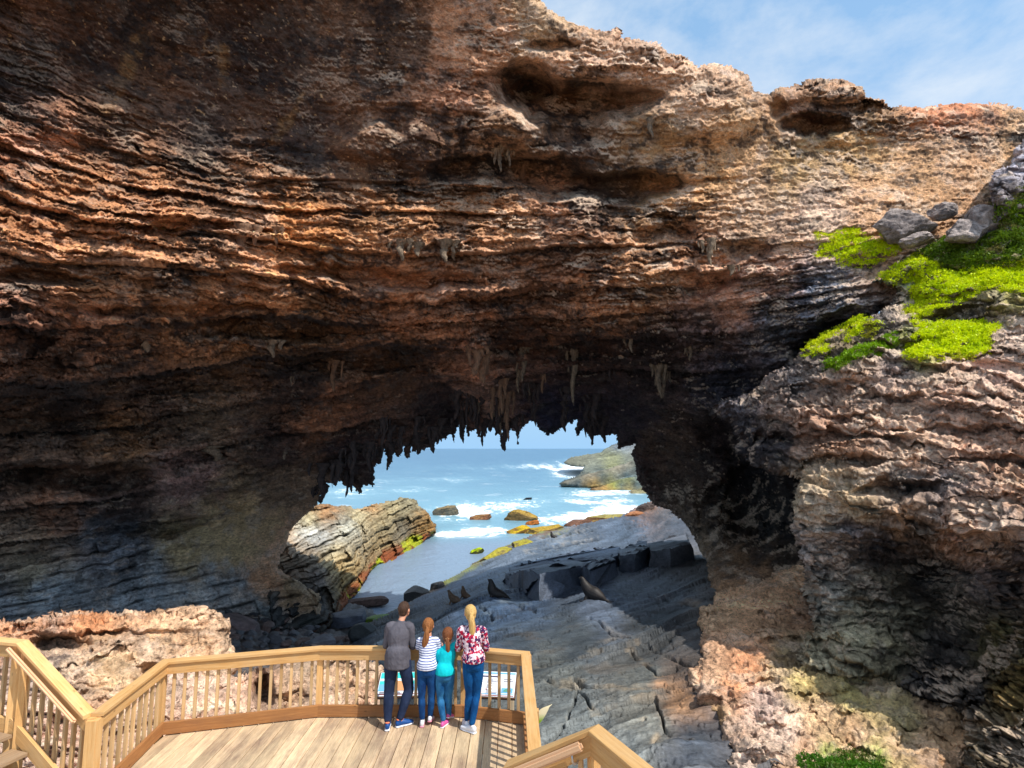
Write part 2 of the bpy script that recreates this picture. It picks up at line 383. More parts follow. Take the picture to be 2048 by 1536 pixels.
arch_c = [(-300, 100, DK), (200, 100, (60, 40, 30)), (500, 120, (50, 34, 27)), (800, 80, (78, 58, 46)), (850, 300, DK), (600, 300, (58, 42, 36)),  # colours also carry shade: brown ceiling deepened, shaded wall foot lifted
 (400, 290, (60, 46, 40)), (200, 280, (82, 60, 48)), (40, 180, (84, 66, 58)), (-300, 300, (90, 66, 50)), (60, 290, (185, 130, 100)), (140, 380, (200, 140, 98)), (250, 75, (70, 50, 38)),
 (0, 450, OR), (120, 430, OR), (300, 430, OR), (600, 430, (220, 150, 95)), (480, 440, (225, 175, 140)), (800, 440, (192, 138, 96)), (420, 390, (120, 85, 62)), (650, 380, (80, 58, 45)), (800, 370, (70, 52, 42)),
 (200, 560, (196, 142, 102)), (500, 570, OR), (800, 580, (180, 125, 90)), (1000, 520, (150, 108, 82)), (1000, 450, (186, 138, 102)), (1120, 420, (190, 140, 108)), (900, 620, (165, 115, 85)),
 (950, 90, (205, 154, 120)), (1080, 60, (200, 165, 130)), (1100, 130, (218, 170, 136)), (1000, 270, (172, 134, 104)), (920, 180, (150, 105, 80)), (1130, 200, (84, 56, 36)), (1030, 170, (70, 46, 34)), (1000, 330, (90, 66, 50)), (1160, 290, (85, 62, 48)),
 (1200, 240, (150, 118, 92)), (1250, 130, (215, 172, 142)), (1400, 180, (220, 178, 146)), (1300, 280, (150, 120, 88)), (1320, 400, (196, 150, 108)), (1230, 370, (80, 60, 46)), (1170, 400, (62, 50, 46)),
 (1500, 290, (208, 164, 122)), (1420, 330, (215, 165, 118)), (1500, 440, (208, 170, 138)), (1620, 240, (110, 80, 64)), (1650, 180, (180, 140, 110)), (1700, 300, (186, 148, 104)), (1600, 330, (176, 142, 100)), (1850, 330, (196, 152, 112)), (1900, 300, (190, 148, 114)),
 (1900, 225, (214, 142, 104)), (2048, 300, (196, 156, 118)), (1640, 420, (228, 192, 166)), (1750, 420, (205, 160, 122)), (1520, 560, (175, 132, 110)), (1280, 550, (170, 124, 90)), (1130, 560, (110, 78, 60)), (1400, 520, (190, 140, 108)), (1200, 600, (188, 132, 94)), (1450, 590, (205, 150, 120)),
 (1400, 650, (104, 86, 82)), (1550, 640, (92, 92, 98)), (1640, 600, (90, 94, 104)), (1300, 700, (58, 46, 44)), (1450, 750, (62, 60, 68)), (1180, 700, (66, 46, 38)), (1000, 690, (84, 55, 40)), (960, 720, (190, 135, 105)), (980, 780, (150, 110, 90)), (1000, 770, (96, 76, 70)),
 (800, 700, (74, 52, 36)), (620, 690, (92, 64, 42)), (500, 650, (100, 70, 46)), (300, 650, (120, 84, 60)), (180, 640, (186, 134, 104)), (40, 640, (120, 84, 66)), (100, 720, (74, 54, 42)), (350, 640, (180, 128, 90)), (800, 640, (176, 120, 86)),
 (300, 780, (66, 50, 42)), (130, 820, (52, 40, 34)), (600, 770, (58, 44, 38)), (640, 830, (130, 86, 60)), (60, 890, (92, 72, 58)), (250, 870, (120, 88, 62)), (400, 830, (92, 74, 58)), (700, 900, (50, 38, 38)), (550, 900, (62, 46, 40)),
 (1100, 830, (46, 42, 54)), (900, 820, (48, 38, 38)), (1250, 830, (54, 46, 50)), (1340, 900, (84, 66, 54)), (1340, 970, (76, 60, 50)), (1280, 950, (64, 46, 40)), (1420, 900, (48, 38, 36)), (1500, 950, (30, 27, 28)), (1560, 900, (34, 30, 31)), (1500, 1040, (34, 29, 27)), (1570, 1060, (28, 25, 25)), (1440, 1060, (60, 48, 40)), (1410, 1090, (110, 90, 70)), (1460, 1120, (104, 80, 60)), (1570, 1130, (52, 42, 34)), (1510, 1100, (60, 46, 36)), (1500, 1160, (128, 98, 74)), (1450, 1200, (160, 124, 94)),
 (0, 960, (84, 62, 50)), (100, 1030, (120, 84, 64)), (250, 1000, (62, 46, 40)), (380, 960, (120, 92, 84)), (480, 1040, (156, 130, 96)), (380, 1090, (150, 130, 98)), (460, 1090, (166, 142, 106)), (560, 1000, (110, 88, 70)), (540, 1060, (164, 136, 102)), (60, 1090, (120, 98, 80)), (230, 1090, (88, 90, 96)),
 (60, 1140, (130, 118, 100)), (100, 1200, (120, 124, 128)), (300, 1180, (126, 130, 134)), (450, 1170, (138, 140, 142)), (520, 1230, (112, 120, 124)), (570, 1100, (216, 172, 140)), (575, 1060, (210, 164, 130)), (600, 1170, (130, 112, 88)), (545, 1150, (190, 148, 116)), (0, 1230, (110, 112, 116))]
G_arch = [
 [(-400, -250), (0, 150), (200, 240), (400, 300), (700, 320), (1000, 330), (1300, 340), (1600, 300), (2100, 280)],
 [(-400, 170), (0, 300), (150, 360), (300, 400), (500, 425), (800, 440), (1100, 440), (1500, 440), (2100, 400)],
 [(-400, 420), (0, 500), (150, 530), (350, 545), (600, 585), (800, 640), (1000, 600), (1200, 595), (1450, 585), (1700, 530), (2100, 480)],
 [(-400, 640), (0, 690), (300, 685), (600, 670), (850, 660), (1100, 655), (1300, 640), (1500, 640), (1700, 600), (2100, 560)],
 [(-400, 900), (0, 900), (300, 880), (600, 840), (900, 790), (1200, 780), (1400, 800), (1600, 760), (2100, 700)],
 [(-400, 1120), (0, 1090), (300, 1070), (500, 1040), (700, 960), (1200, 900), (1400, 1000), (1600, 960), (2100, 900)]]
GV = [260, 420, 580, 690, 860, 1080]
amp_pts = [(-300, 0, .25), (200, 100, .04), (600, 100, .04), (400, 220, .06), (850, 100, .15), (700, 300, .08), (100, 220, .5), (0, 350, 1), (300, 430, 1.1), (600, 450, 1), (900, 430, 1.0), (1050, 200, .35), (1200, 100, .45), (1300, 300, .25), (1500, 300, .12),
 (1750, 200, .7), (1800, 320, .1), (1550, 420, .15), (1300, 520, .6), (1200, 600, 1), (900, 580, 1.1), (500, 580, 1.1), (100, 600, 1.1), (1500, 600, .8), (1500, 700, .7), (1200, 720, .5), (900, 720, .6), (600, 700, .8), (200, 720, .9), (300, 850, .8),
 (600, 850, .5), (900, 830, .2), (1200, 850, .2), (1350, 950, .3), (1500, 950, .5), (100, 900, .9), (100, 1000, .9), (400, 950, .5), (500, 1080, .12), (150, 1150, .3), (400, 1200, .3), (600, 1100, .2), (1500, 1150, .3)]
CAVES = [(1130, 200, 160, 50, 3.2), (1030, 165, 80, 48, 2.6), (1255, 372, 125, 34, 2.8), (1620, 248, 66, 22, 2.6), (1080, 350, 120, 48, 2.6), (1170, 265, 70, 34, 1.4), (930, 340, 70, 30, 1.4), (1400, 560, 70, 24, 1.2), (1330, 470, 60, 24, 1.2), (1480, 500, 50, 20, .8), (1700, 215, 60, 10, .8), (1550, 215, 30, 26, 1.0), (1250, 190, 60, 16, 1.0), (1350, 130, 40, 12, .8), (1100, 90, 60, 14, .8), (110, 815, 210, 55, 2.2), (400, 760, 220, 40, 1.2), (850, 560, 150, 22, 1.2), (1010, 600, 120, 20, .8),
 (150, 950, 190, 32, 2.4), (300, 1045, 130, 26, 2.2), (470, 1000, 60, 30, 1.0), (420, 460, 150, 12, 1.3), (680, 540, 150, 16, 1.2), (60, 560, 100, 18, 1.2), (330, 620, 240, 14, 1.0), (560, 660, 260, 22, 1.0), (1150, 690, 170, 30, 1.5), (750, 720, 200, 30, 1.4),
 (1450, 860, 60, 60, 2), (1500, 1000, 90, 90, 3.5), (1330, 450, 60, 25, .7), (1700, 660, 60, 40, 2), (1640, 700, 60, 40, 2), (730, 290, 70, 40, -.8), (830, 300, 60, 50, -1.0), (970, 700, 32, 40, -1.6), (990, 770, 50, 30, -1.0), (400, 950, 110, 45, -1.6), (1000, 260, 90, 40, -1.4),
 (1400, 230, 120, 60, -.9), (1750, 190, 100, 20, -.8), (170, 240, 120, 50, -.5), (1500, 820, 50, 40, -1.2), (1560, 740, 60, 30, -1.0), (300, 60, 70, 120, .4), (570, 900, 130, 30, -1)]
def arch_disp(c):
    X, Y, P = c['X'], c['Y'], c['P']
    S = interp_guides(X, Y, G_arch, GV)
    wx = fbm(P, 0.35, 3, 41) * 60; wy = fbm(P, 0.45, 4, 51) * 26 + fbm(P, 2.2, 4, 53, gain=.6) * 9
    _, vi, vt = vor(P + .35 * fbm(P, 1.5, 3, 55)[..., None], .75, 3, (1, 1, 3.4), .34); _, vi2, vt2 = vor(P + .1 * fbm(P, 4, 3, 56)[..., None], 2.2, 5, (1, 1, 4.5), .10)
    A = Field([p[:2] for p in amp_pts], [p[2] for p in amp_pts], X.min(), X.max(), Y.min(), Y.max(), kind='idw')(X, Y)
    A = np.clip(A * (0.75 + 0.9 * fbm(P, 0.3, 3, 61)), 0, 1.6)
    l1, f1, _ = ledge(S + wy * .5, X, 82, 1, run=3); l2, f2, _ = ledge(S + wy, X, 31, 2, run=2.6); l3, f3, _ = ledge(S + wy * 1.2, X, 12.5, 3, run=2.4); hy = fbm(P, 7.0, 3, 57, gain=.6); l4, f4, _ = ledge(S + wy * 1.2 + hy * 4, X, 6.0, 4, run=3.0, drop=.2)
    lam = fbm(np.stack([X / 42 + .5 * hy, (S + wy * 1.2) / 5.0, P[..., 1] * .3], -1), 1, 3, 58, gain=.6, ridge=True)
    big = 1.5 * l1 + 1.05 * l2 + 0.55 * l3 + .26 * l4 + .16 * lam
    fac = (.42 * (vi - .5) + vt) * (.12 + .88 * sst(A, .05, .6)) + (.15 * (vi2 - .5) + vt2) * (.3 + .7 * sst(A, .05, .5))
    tow = A * big + fac - blobs(X + wx, Y + wy, CAVES)
    smooth_z0 = np.exp(-(((X - 480) / 130) ** 2 + ((Y - 1075) / 55) ** 2)); tow = tow - fac * .9 * smooth_z0
    # blocky dark beds at the foot of the left wall
    msk = sst(Y + wy * 2 - np.interp(X, [-400, 0, 230, 300, 420, 560, 700], [1110, 1110, 1075, 1090, 1130, 1140, 1200]), -8, 14) * (X < 760)
    ca, sa = math.cos(0.12), math.sin(0.12)
    U = (P[..., 0] * .7 + P[..., 1] * .7) * ca + P[..., 2] * sa; Vv = -P[..., 0] * sa * .6 + P[..., 2] * ca + fbm(P, .5, 3, 81) * .25
    r, gr, idr = bricks(U + .5 * fbm(P, .6, 3, 83), Vv + .12 * fbm(P, 1.6, 3, 87), 0.62, 2.4, 4, 0.09); gr = gr * sst(fbm(P, .7, 3, 88), -.3, .2)
    r2, gr2, _ = bricks(U + .3 * fbm(P, 1.3, 3, 85), Vv + .3 + .06 * fbm(P, 3, 2, 86), 0.24, 0.8, 6, 0.04); gr2 = gr2 * sst(fbm(P, .9, 3, 89), -.1, .3)
    fac = fac * np.clip(1 - .9 * smooth_z0, 0, 1); tow = tow * (1 - msk * .75) + msk * (0.8 * r - 0.5 * gr + 0.22 * r2 - .12 * gr2)
    rough = fbm(P, 1.1, 5, 7, st=(1, 1, 1.9), gain=.55, ridge=True)
    lum = fbm(P, 0.28, 4, 9)
    smooth_zone = np.exp(-(((X - 480) / 130) ** 2 + ((Y - 1075) / 55) ** 2))
    pits = 1 - worley(P, 2.6, 5)
    kn = np.clip(1 - .75 * smooth_zone, 0, 1) * (1 - msk * .7)
    aln = 0.36 * lum + (0.07 * rough + 0.03 * (pits - .5) + 0.17 * fbm(P, 5.0, 4, 13, gain=.65)) * kn
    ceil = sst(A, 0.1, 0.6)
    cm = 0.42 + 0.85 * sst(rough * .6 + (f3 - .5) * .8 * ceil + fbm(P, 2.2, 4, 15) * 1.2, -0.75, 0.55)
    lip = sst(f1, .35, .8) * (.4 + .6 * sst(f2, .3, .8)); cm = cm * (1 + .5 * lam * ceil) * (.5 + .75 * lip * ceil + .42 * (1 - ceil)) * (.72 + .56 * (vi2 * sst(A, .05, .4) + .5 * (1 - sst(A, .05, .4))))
    cm = cm * (1 - 0.75 * sst(0.22 - f1, 0, .22) * ceil) * (1 - .6 * sst(.2 - f2, 0, .2) * ceil) * (1 - 0.65 * msk * gr) * (1 - .5 * msk * gr2)  # shade of the ledge recesses darkened into the colour; bed joints dark
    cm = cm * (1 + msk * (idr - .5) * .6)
    return tow, aln, cm.astype(np.float64)
def speckle(c, P, C):
    n = fbm(P, 9.0, 2, 71); k = sst(n, 0.38, 0.5) * (c['Y'] < 420) * (c['X'] < 950)
    C = C * (1 - k[..., None] * .6) + np.array(s2l((205, 165, 120))) * k[..., None] * .6
    st = np.zeros(C.shape[:2])
    for (x0, y0, x1, y1, w) in [(285, 70, 215, 215, 20), (605, 195, 550, 280, 12), (415, 60, 405, 110, 10), (440, 100, 450, 160, 14)]:
        t = np.clip(((c['X'] - x0) * (x1 - x0) + (c['Y'] - y0) * (y1 - y0)) / ((x1 - x0) ** 2 + (y1 - y0) ** 2), 0, 1)
        d = np.hypot(c['X'] - x0 - t * (x1 - x0), c['Y'] - y0 - t * (y1 - y0)) + fbm(P, 1.3, 4, 77) * 22
        st = np.maximum(st, (1 - sst(d, w * .3, w)) * (.85 - .5 * t))
    C = C * (1 - st[..., None] * .75) + np.array(s2l((132, 98, 62))) * st[..., None] * .75
    C = stain_and_shade(P, C, (.42 * (1 - .85 * sst(c['Y'], 700, 880)))[..., None], .55, (.85 * (1 - .6 * sst(c['Y'], 680, 860)))[..., None], 0, mask=.25 + .75 * sst(c['X'] - c['Y'] * .6, 500, 900))
    # streaks and pale crusts
    k2 = sst(fbm(P, .9, 5, 91), 0.22, 0.42)[..., None] * .35
    C = C * (1 - k2) + (C.mean(-1, keepdims=True) * np.array([1.25, 1.06, .94])) * k2
    return C
edge = [(480,400),(483,310),(500,270),(515,285),(525,205),(533,202),(541,215),(545,330),(552,322),(560,285),(570,280),(580,215),(590,212),(600,232),(612,236),(620,200),(626,180),(634,185),(640,235),(652,246),(662,240),(668,180),(674,185),(680,214),(692,216),(700,208),(720,200),(736,205),(740,242),(744,205),(752,195),(775,190),(790,185),(800,170),(815,168),(830,150),(840,158),(855,165),(862,140),(872,130),(880,150),(888,176),(896,172),(903,112),(915,90),(925,75),(930,105),(938,108),(942,80),(955,78),(962,134),(968,132),(972,105),(985,110),(1000,98),(1012,100),(1016,165),(1022,162),(1026,100),(1045,98),(1055,88),(1070,72),(1084,78),(1100,86),(1120,98),(1140,100),(1148,108),(1152,168),(1160,166),(1166,102),(1180,96),(1195,106),(1208,112),(1213,178),(1219,176),(1224,118),(1238,100),(1250,76),(1262,72),(1275,64),(1288,54),(1300,62),(1310,80),(1325,100),(1345,108),(1360,118),(1372,136),(1385,122),(1400,122),(1414,100),(1430,95),(1446,86),(1462,72),(1480,60),(1490,72),(1500,70),(1504,52),(1518,50),(1526,58),(1514,80),(1512,110),(1518,136),(1530,128),(1544,104),(1556,96),(1568,120),(1584,142),(1596,140),(1600,166),(1606,164),(1610,132),(1622,134),(1700,122),(1722,128),(1730,150),(1732,205),(1740,210),(1748,186),(1775,184),(1815,175),(1812,200),(1800,230),(1808,250),(1820,290),(1822,330),(1830,360),(1846,390),(1870,430),(1890,460)]
left = [(60,600),(90,570),(118,540),(140,520),(160,505),(176,488),(185,496),(190,475),(205,462),(215,450),(226,420),(235,392),(245,380),(258,382),(264,402),(272,400),(278,372),(290,362),(304,375),(312,368),(320,385),(334,398),(345,386),(352,402),(360,398),(372,388),(382,396),(390,420),(398,416),(404,436),(412,434),(418,400),(432,385),(446,392),(456,378),(466,380),(472,405)]
hole = [(560 + x / 2.56, 820 + y / 2.56) for x, y in left + edge]
hole += [(1304, 1012), (1340, 1022), (1368, 1048), (1388, 1082), (1416, 1135), (1430, 1200), (1400, 1330), (1400, 1500), (690, 1500), (680, 1300), (650, 1250), (640, 1185), (600, 1160), (560, 1135), (574, 1090), (580, 1062)]
arch_poly = [(-420, -165), (900, -150), (980, -120), (1020, -40), (1072, -6), (1096, 22), (1140, 46), (1185, 62), (1228, 66), (1240, 56), (1238, 82), (1290, 86), (1318, 92), (1332, 110), (1360, 112), (1396, 138), (1420, 132), (1452, 140),
 (1488, 156), (1497, 176), (1500, 190), (1540, 190), (1556, 176), (1600, 168), (1642, 162), (1690, 168), (1722, 180), (1728, 196), (1768, 196), (1780, 212), (1850, 215), (1920, 212), (1990, 208), (2048, 220), (2420, 240), (2420, 560), (1760, 620), (1700, 700), (1620, 900), (1660, 1150), (1640, 1420), (-420, 1420)]
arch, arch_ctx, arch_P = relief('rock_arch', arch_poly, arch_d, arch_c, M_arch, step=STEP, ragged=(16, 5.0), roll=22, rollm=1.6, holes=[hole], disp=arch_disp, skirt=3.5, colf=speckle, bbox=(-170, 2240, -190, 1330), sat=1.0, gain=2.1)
tag(arch, kind='structure')
def arch_depth(px, py):
    c = arch_ctx; ix = int((px - c['X'][0, 0]) / STEP); iy = int((py - c['Y'][0, 0]) / STEP)
    return arch_P[iy, ix]
# ------------------------------------------------------------------ sea
def build_sea():
    t = NT('sea_water'); v = t.obj((1, 1.0, 1))
    n = t.noise(v, 0.55, 8, 0.62); n2 = t.noise(v, 2.6, 5, 0.6); n3 = t.noise(v, 0.06, 3, 0.5)
    h = t.math('ADD', n, t.math('MULTIPLY', n2, 0.35))
    foam = t.new('ShaderNodeSeparateColor'); t.link(t.attr('foam'), foam.inputs[0]); fr, calm, sh = foam.outputs[0], foam.outputs[1], foam.outputs[2]
    fn = t.noise(t.obj((1, .55, 1)), 0.9, 8, 0.72, 0.6)
    f = t.mapr(t.math('ADD', fr, t.math('MULTIPLY', t.math('SUBTRACT', fn, 0.5), 1.9)), 0.42, 0.62, 0, 1)
    cap = t.math('MULTIPLY', t.mapr(t.noise(t.obj((.5, 1.6, 1)), 0.16, 7, 0.72), 0.62, 0.68, 0, .75), t.mapr(calm, 0, .5, 1, 0))
    f = t.math('MAXIMUM', f, cap)
    deep = t.mix(t.mapr(n3, .4, .6, 0, 1), (0.05, 0.15, 0.26, 1), (0.08, 0.2, 0.31, 1))
    deep = t.mix(t.mapr(n, .36, .62, 0, 1), t.mix(0.7, deep, (0.012, 0.08, 0.17, 1)), deep)
    wc = t.mix(sh, deep, (0.2, 0.38, 0.46, 1))
    wc = t.mix(calm, wc, (0.20, 0.27, 0.36, 1))  # grey sky reflection of the calm channel put into base colour
    c = t.mix(f, wc, (0.86, 0.9, 0.92, 1))
    nb = t.bump(h, 0.55, 0.5)
    m = t.set(Base_Color=c, Roughness=t.mapr(f, 0, 1, 0.28, 0.8), Normal=nb, IOR=1.33)
    gx = np.concatenate([np.linspace(-9000, -300, 12), np.arange(-200, 2300, 6.0), np.linspace(2400, 11000, 12)])
    gy = np.concatenate([897 + np.geomspace(0.35, 6, 14), np.arange(905, 1400, 3.0), [1500, 1800, 2600]])
    X, Y = np.meshgrid(gx, gy)
    a, yy, zz = ray(X, Y); tt = (SEA - CZ) / zz
    P = np.stack([a * tt, yy * tt, np.full_like(X, SEA)], -1)
    P[..., 2] += np.where(yy * tt < 300, 0.22 * fbm(P, 0.22, 4, 5, st=(.6, 1, 1)), 0) * (1 - np.exp(-(((X - 800) / 130) ** 2 + ((Y - 1140) / 70) ** 2)))
    wxx = X + 60 * fbm(P, .08, 4, 6); wy = Y + 14 * fbm(P, .15, 4, 7)
    E = [(930, 1022, 80, 22, .62), (960, 1062, 90, 10, .75), (905, 1068, 60, 9, .8), (1010, 1015, 90, 16, .5), (1150, 940, 45, 18, .85), (1180, 962, 40, 14, .8), (1110, 932, 90, 5, .6), (1215, 985, 90, 8, .62), (1180, 1000, 100, 8, .4), (1240, 1020, 70, 18, .75),
         (1180, 1035, 90, 16, .7), (1110, 1040, 60, 12, .55), (1060, 1000, 90, 8, .35), (820, 980, 60, 8, .35), (700, 985, 60, 12, .4), (900, 960, 60, 5, .35), (1010, 935, 120, 4, .35), (1000, 1070, 60, 9, .4), (1200, 1002, 100, 4, .7), (1130, 1068, 60, 10, .5), (760, 960, 80, 4, .3)]
    fo = np.zeros_like(X)
    for cx, cy, rx, ry, s in E:
        fo = np.maximum(fo, 1.15 * s * np.exp(-(((wxx - cx) / rx) ** 2 + ((wy - cy) / ry) ** 2)))
    calm = sst(Y, 1062, 1095) * (X < 1200)
    shal = np.clip(sst(Y, 905, 1010) * .7 + fo * .8, 0, 1)
    me_o = mesh_from_grid('sea', P, np.ones(X.shape, bool), np.stack([fo, calm, shal], -1), m)
    me_o.data.color_attributes['col'].name = 'foam'
    tag(me_o, kind='structure')
build_sea()

# ------------------------------------------------------------------ dark rock slope under the arch
slope_z = [(700, 1262, -6.6), (760, 1232, -6.4), (820, 1196, -6.6), (880, 1168, -6.9), (940, 1132, -6.9), (1002, 1094, -6.9), (1100, 1054, -6.8), (1160, 1047, -6.4), (1290, 1010, -5.0), (1410, 1000, -3.2),
 (980, 1200, -3.0), (905, 1206, -4.1), (1175, 1200, -2.1), (1105, 1076, -6.0), (1200, 1100, -4.2), (1350, 1100, -3.0), (1400, 1200, -1.7), (1300, 1300, -1.7), (1100, 1300, -2.2), (850, 1300, -3.2), (760, 1295, -4.3),
 (1100, 1450, -1.7), (1150, 1536, -1.4), (1400, 1400, -1.25), (1400, 1536, -1.05), (900, 1450, -2.3), (700, 1650, -2.2), (1500, 1650, -1.0), (560, 1450, -4.2), (480, 1650, -3.2), (1480, 1100, -2.2), (1480, 1250, -1.3), (1040, 1130, -4.6), (1000, 1145, -4.8)]
slope_c = [(760, 1240, (62, 74, 88)), (900, 1180, (84, 100, 124)), (1000, 1110, (120, 132, 148)), (1100, 1070, (128, 134, 140)), (1100, 1100, (104, 120, 140)), (1250, 1060, (92, 106, 124)), (1350, 1040, (84, 88, 98)), (960, 1230, (86, 112, 146)), (1050, 1210, (76, 98, 128)), (1200, 1215, (112, 126, 148)), (1280, 1170, (124, 132, 146)), (1350, 1190, (120, 124, 132)), (1400, 1160, (126, 122, 120)), (1390, 1230, (116, 114, 112)),  # blue sky sheen and a lift for the arch's shadow band, in colour
 (1150, 1270, (84, 92, 98)), (1300, 1270, (82, 86, 90)), (1350, 1230, (72, 72, 74)), (1100, 1340, (110, 114, 112)), (1280, 1360, (120, 122, 118)), (1150, 1440, (146, 152, 152)), (1300, 1440, (152, 152, 144)), (1250, 1520, (156, 162, 162)), (1390, 1490, (84, 92, 104)), (1390, 1380, (80, 78, 80)), (1360, 1400, (190, 145, 108)), (880, 1300, (74, 88, 108)), (780, 1280, (72, 90, 110)), (1050, 1290, (76, 86, 96)), (1300, 1006, (150, 110, 84)), (1340, 1022, (120, 110, 104)), (560, 1400, (120, 100, 84)), (940, 1400, (110, 114, 112))]
slope_poly = [(480, 1700), (500, 1420), (640, 1340), (700, 1300), (722, 1262), (758, 1236), (800, 1212), (842, 1190), (880, 1166), (930, 1140), (960, 1120), (1000, 1096), (1060, 1070), (1092, 1058), (1140, 1054), (1165, 1046), (1200, 1040), (1240, 1032), (1262, 1020), (1290, 1004), (1330, 990), (1520, 985), (1560, 1100), (1560, 1700)]
CR = [[(1180, 1236), (1220, 1262), (1270, 1285), (1330, 1310), (1400, 1345)], [(1145, 1362), (1200, 1378), (1260, 1382), (1330, 1372)], [(1300, 1190), (1350, 1205), (1400, 1212)], [(1005, 1205), (1050, 1220), (1072, 1222)], [(740, 1262), (850, 1218), (900, 1196)], [(960, 1215), (985, 1240)],
      [(1255, 1300), (1310, 1345), (1350, 1335)], [(1155, 1380), (1130, 1460), (1110, 1480)], [(1160, 1385), (1190, 1425)], [(1190, 1430), (1260, 1410), (1310, 1400)], [(1310, 1400), (1330, 1470), (1380, 1500)], [(1010, 1160), (940, 1178), (900, 1190)], [(1330, 1470), (1280, 1520)], [(1180, 1300), (1225, 1278)], [(1000, 1320), (1100, 1330), (1200, 1310)], [(1080, 1075), (1180, 1062)], [(1050, 1105), (1200, 1078)], [(1200, 1480), (1290, 1450)], [(1060, 1350), (1110, 1372), (1160, 1372)]]
def slope_disp(c):
    X, Y, P = c['X'], c['Y'], c['P']
    u = P[..., 0] * .8 + P[..., 1] * .5; v = 20 * np.log(P[..., 1]) - .85 * P[..., 0]
    Q = np.stack([u * .16, v * .8, np.zeros_like(u)], -1)
    n = fbm(Q, 0.8, 5, 3); n2 = fbm(Q, 3.0, 4, 8)
    k = v * 1.1 + n * 2.2 + .25 * P[..., 0]; i = np.floor(k); f = k - i
    step = (sst(f, 0.0, .10) - f) * .2 * (.3 + hash1(i + 50, 3)) * sst(fbm(Q, .5, 2, 61), -.25, .25)
    k2 = v * 4 + n * 4; f2 = k2 - np.floor(k2); step += (sst(f2, 0, .2) - f2) * .03 * sst(fbm(Q, .9, 2, 63), -.3, .3)
    wx = 10 * fbm(P, 1.2, 4, 33); wy = 7 * fbm(P, 1.2, 4, 37)
    cr = np.full(X.shape, 99.0)
    for pl in CR:
        for (ax, ay), (bx, by) in zip(pl, pl[1:]):
            L = (bx - ax) ** 2 + (by - ay) ** 2; t = np.clip(((X + wx - ax) * (bx - ax) + (Y + wy - ay) * (by - ay)) / L, 0, 1)
            cr = np.minimum(cr, np.hypot(X + wx - ax - t * (bx - ax), Y + wy - ay - t * (by - ay)))
    # random jointing
    m = fbm(np.stack([u * .5, v * .5, np.zeros_like(u)], -1), 1, 4, 44); jn = np.abs(m); j = 1 - sst(jn, 0, .018)
    near = sst(Y, 1200, 1480)
    crk = (1 - sst(cr, .6, 3.8)) * sst(fbm(P, .8, 3, 71), -.35, .1)
    aln = step + .12 * n + .03 * n2 + .14 * fbm(P, .35, 3, 14) * (1 + .8 * near) - .2 * crk - .06 * j + .07 * fbm(P, 2.4, 5, 19, gain=.6) * (.4 + near)
    cm = (1 - .7 * crk) * (1 - .45 * j) * (.86 + .9 * n + .55 * n2) * (1 - .25 * sst(.12 - f, 0, .12))
    cm3 = np.repeat(np.clip(cm, .08, 1.6)[..., None], 3, -1)
    ln = (1 - sst(np.minimum(f2, 1 - f2), .0, .07)) * sst(fbm(Q, .8, 3, 67), -.05, .2) + (1 - sst(np.minimum(f, 1 - f), 0, .018)) * sst(fbm(Q, .5, 2, 69), -.1, .15)
    cm3 = cm3 * (1 - .72 * np.clip(ln, 0, 1))[..., None]
    # tan sediment beside cracks
    tn = sst(12 - cr, 0, 10) * (1 - crk) * sst(fbm(P, 1.1, 3, 57), -.05, .3)
    cm3 = cm3 * (1 - tn[..., None]) + tn[..., None] * np.array([1.8, 1.4, 1.05])
    return np.zeros_like(X), aln, cm3
def slope_col(c, P, C):
    # weed-green and rust fringe just above the water
    w = sst(-6.15 + .35 * fbm(P, .4, 3, 5) - P[..., 2], 0, .35)[..., None]
    g = sst(fbm(P, .35, 4, 8), -.05, .15)[..., None]
    green = s2l((150, 152, 44)) * g + s2l((120, 84, 50)) * (1 - g)
    C = C * (1 - w * .85) + green * w * .85
    k = (sst(fbm(P, .55, 5, 77), .2, .4) * sst(c['Y'], 1150, 1300))[..., None] * .3
    return C * (1 - k) + s2l((122, 104, 84)) * k
slope, slope_ctx, slope_P = relief('rock_slope', slope_poly, slope_z, slope_c, M_dark, step=STEP, ragged=(14, 3.0), roll=6, rollm=.6, gain=.8, disp=slope_disp, skirt=0, colf=slope_col, zmode=True, cwarp=30, bbox=(470, 1570, 980, 1600))
tag(slope, kind='structure')
def slope_pt(px, py):
    c = slope_ctx; ix = int((px - c['X'][0, 0]) / STEP); iy = int((py - c['Y'][0, 0]) / STEP)
    return Vector(slope_P[iy, ix])

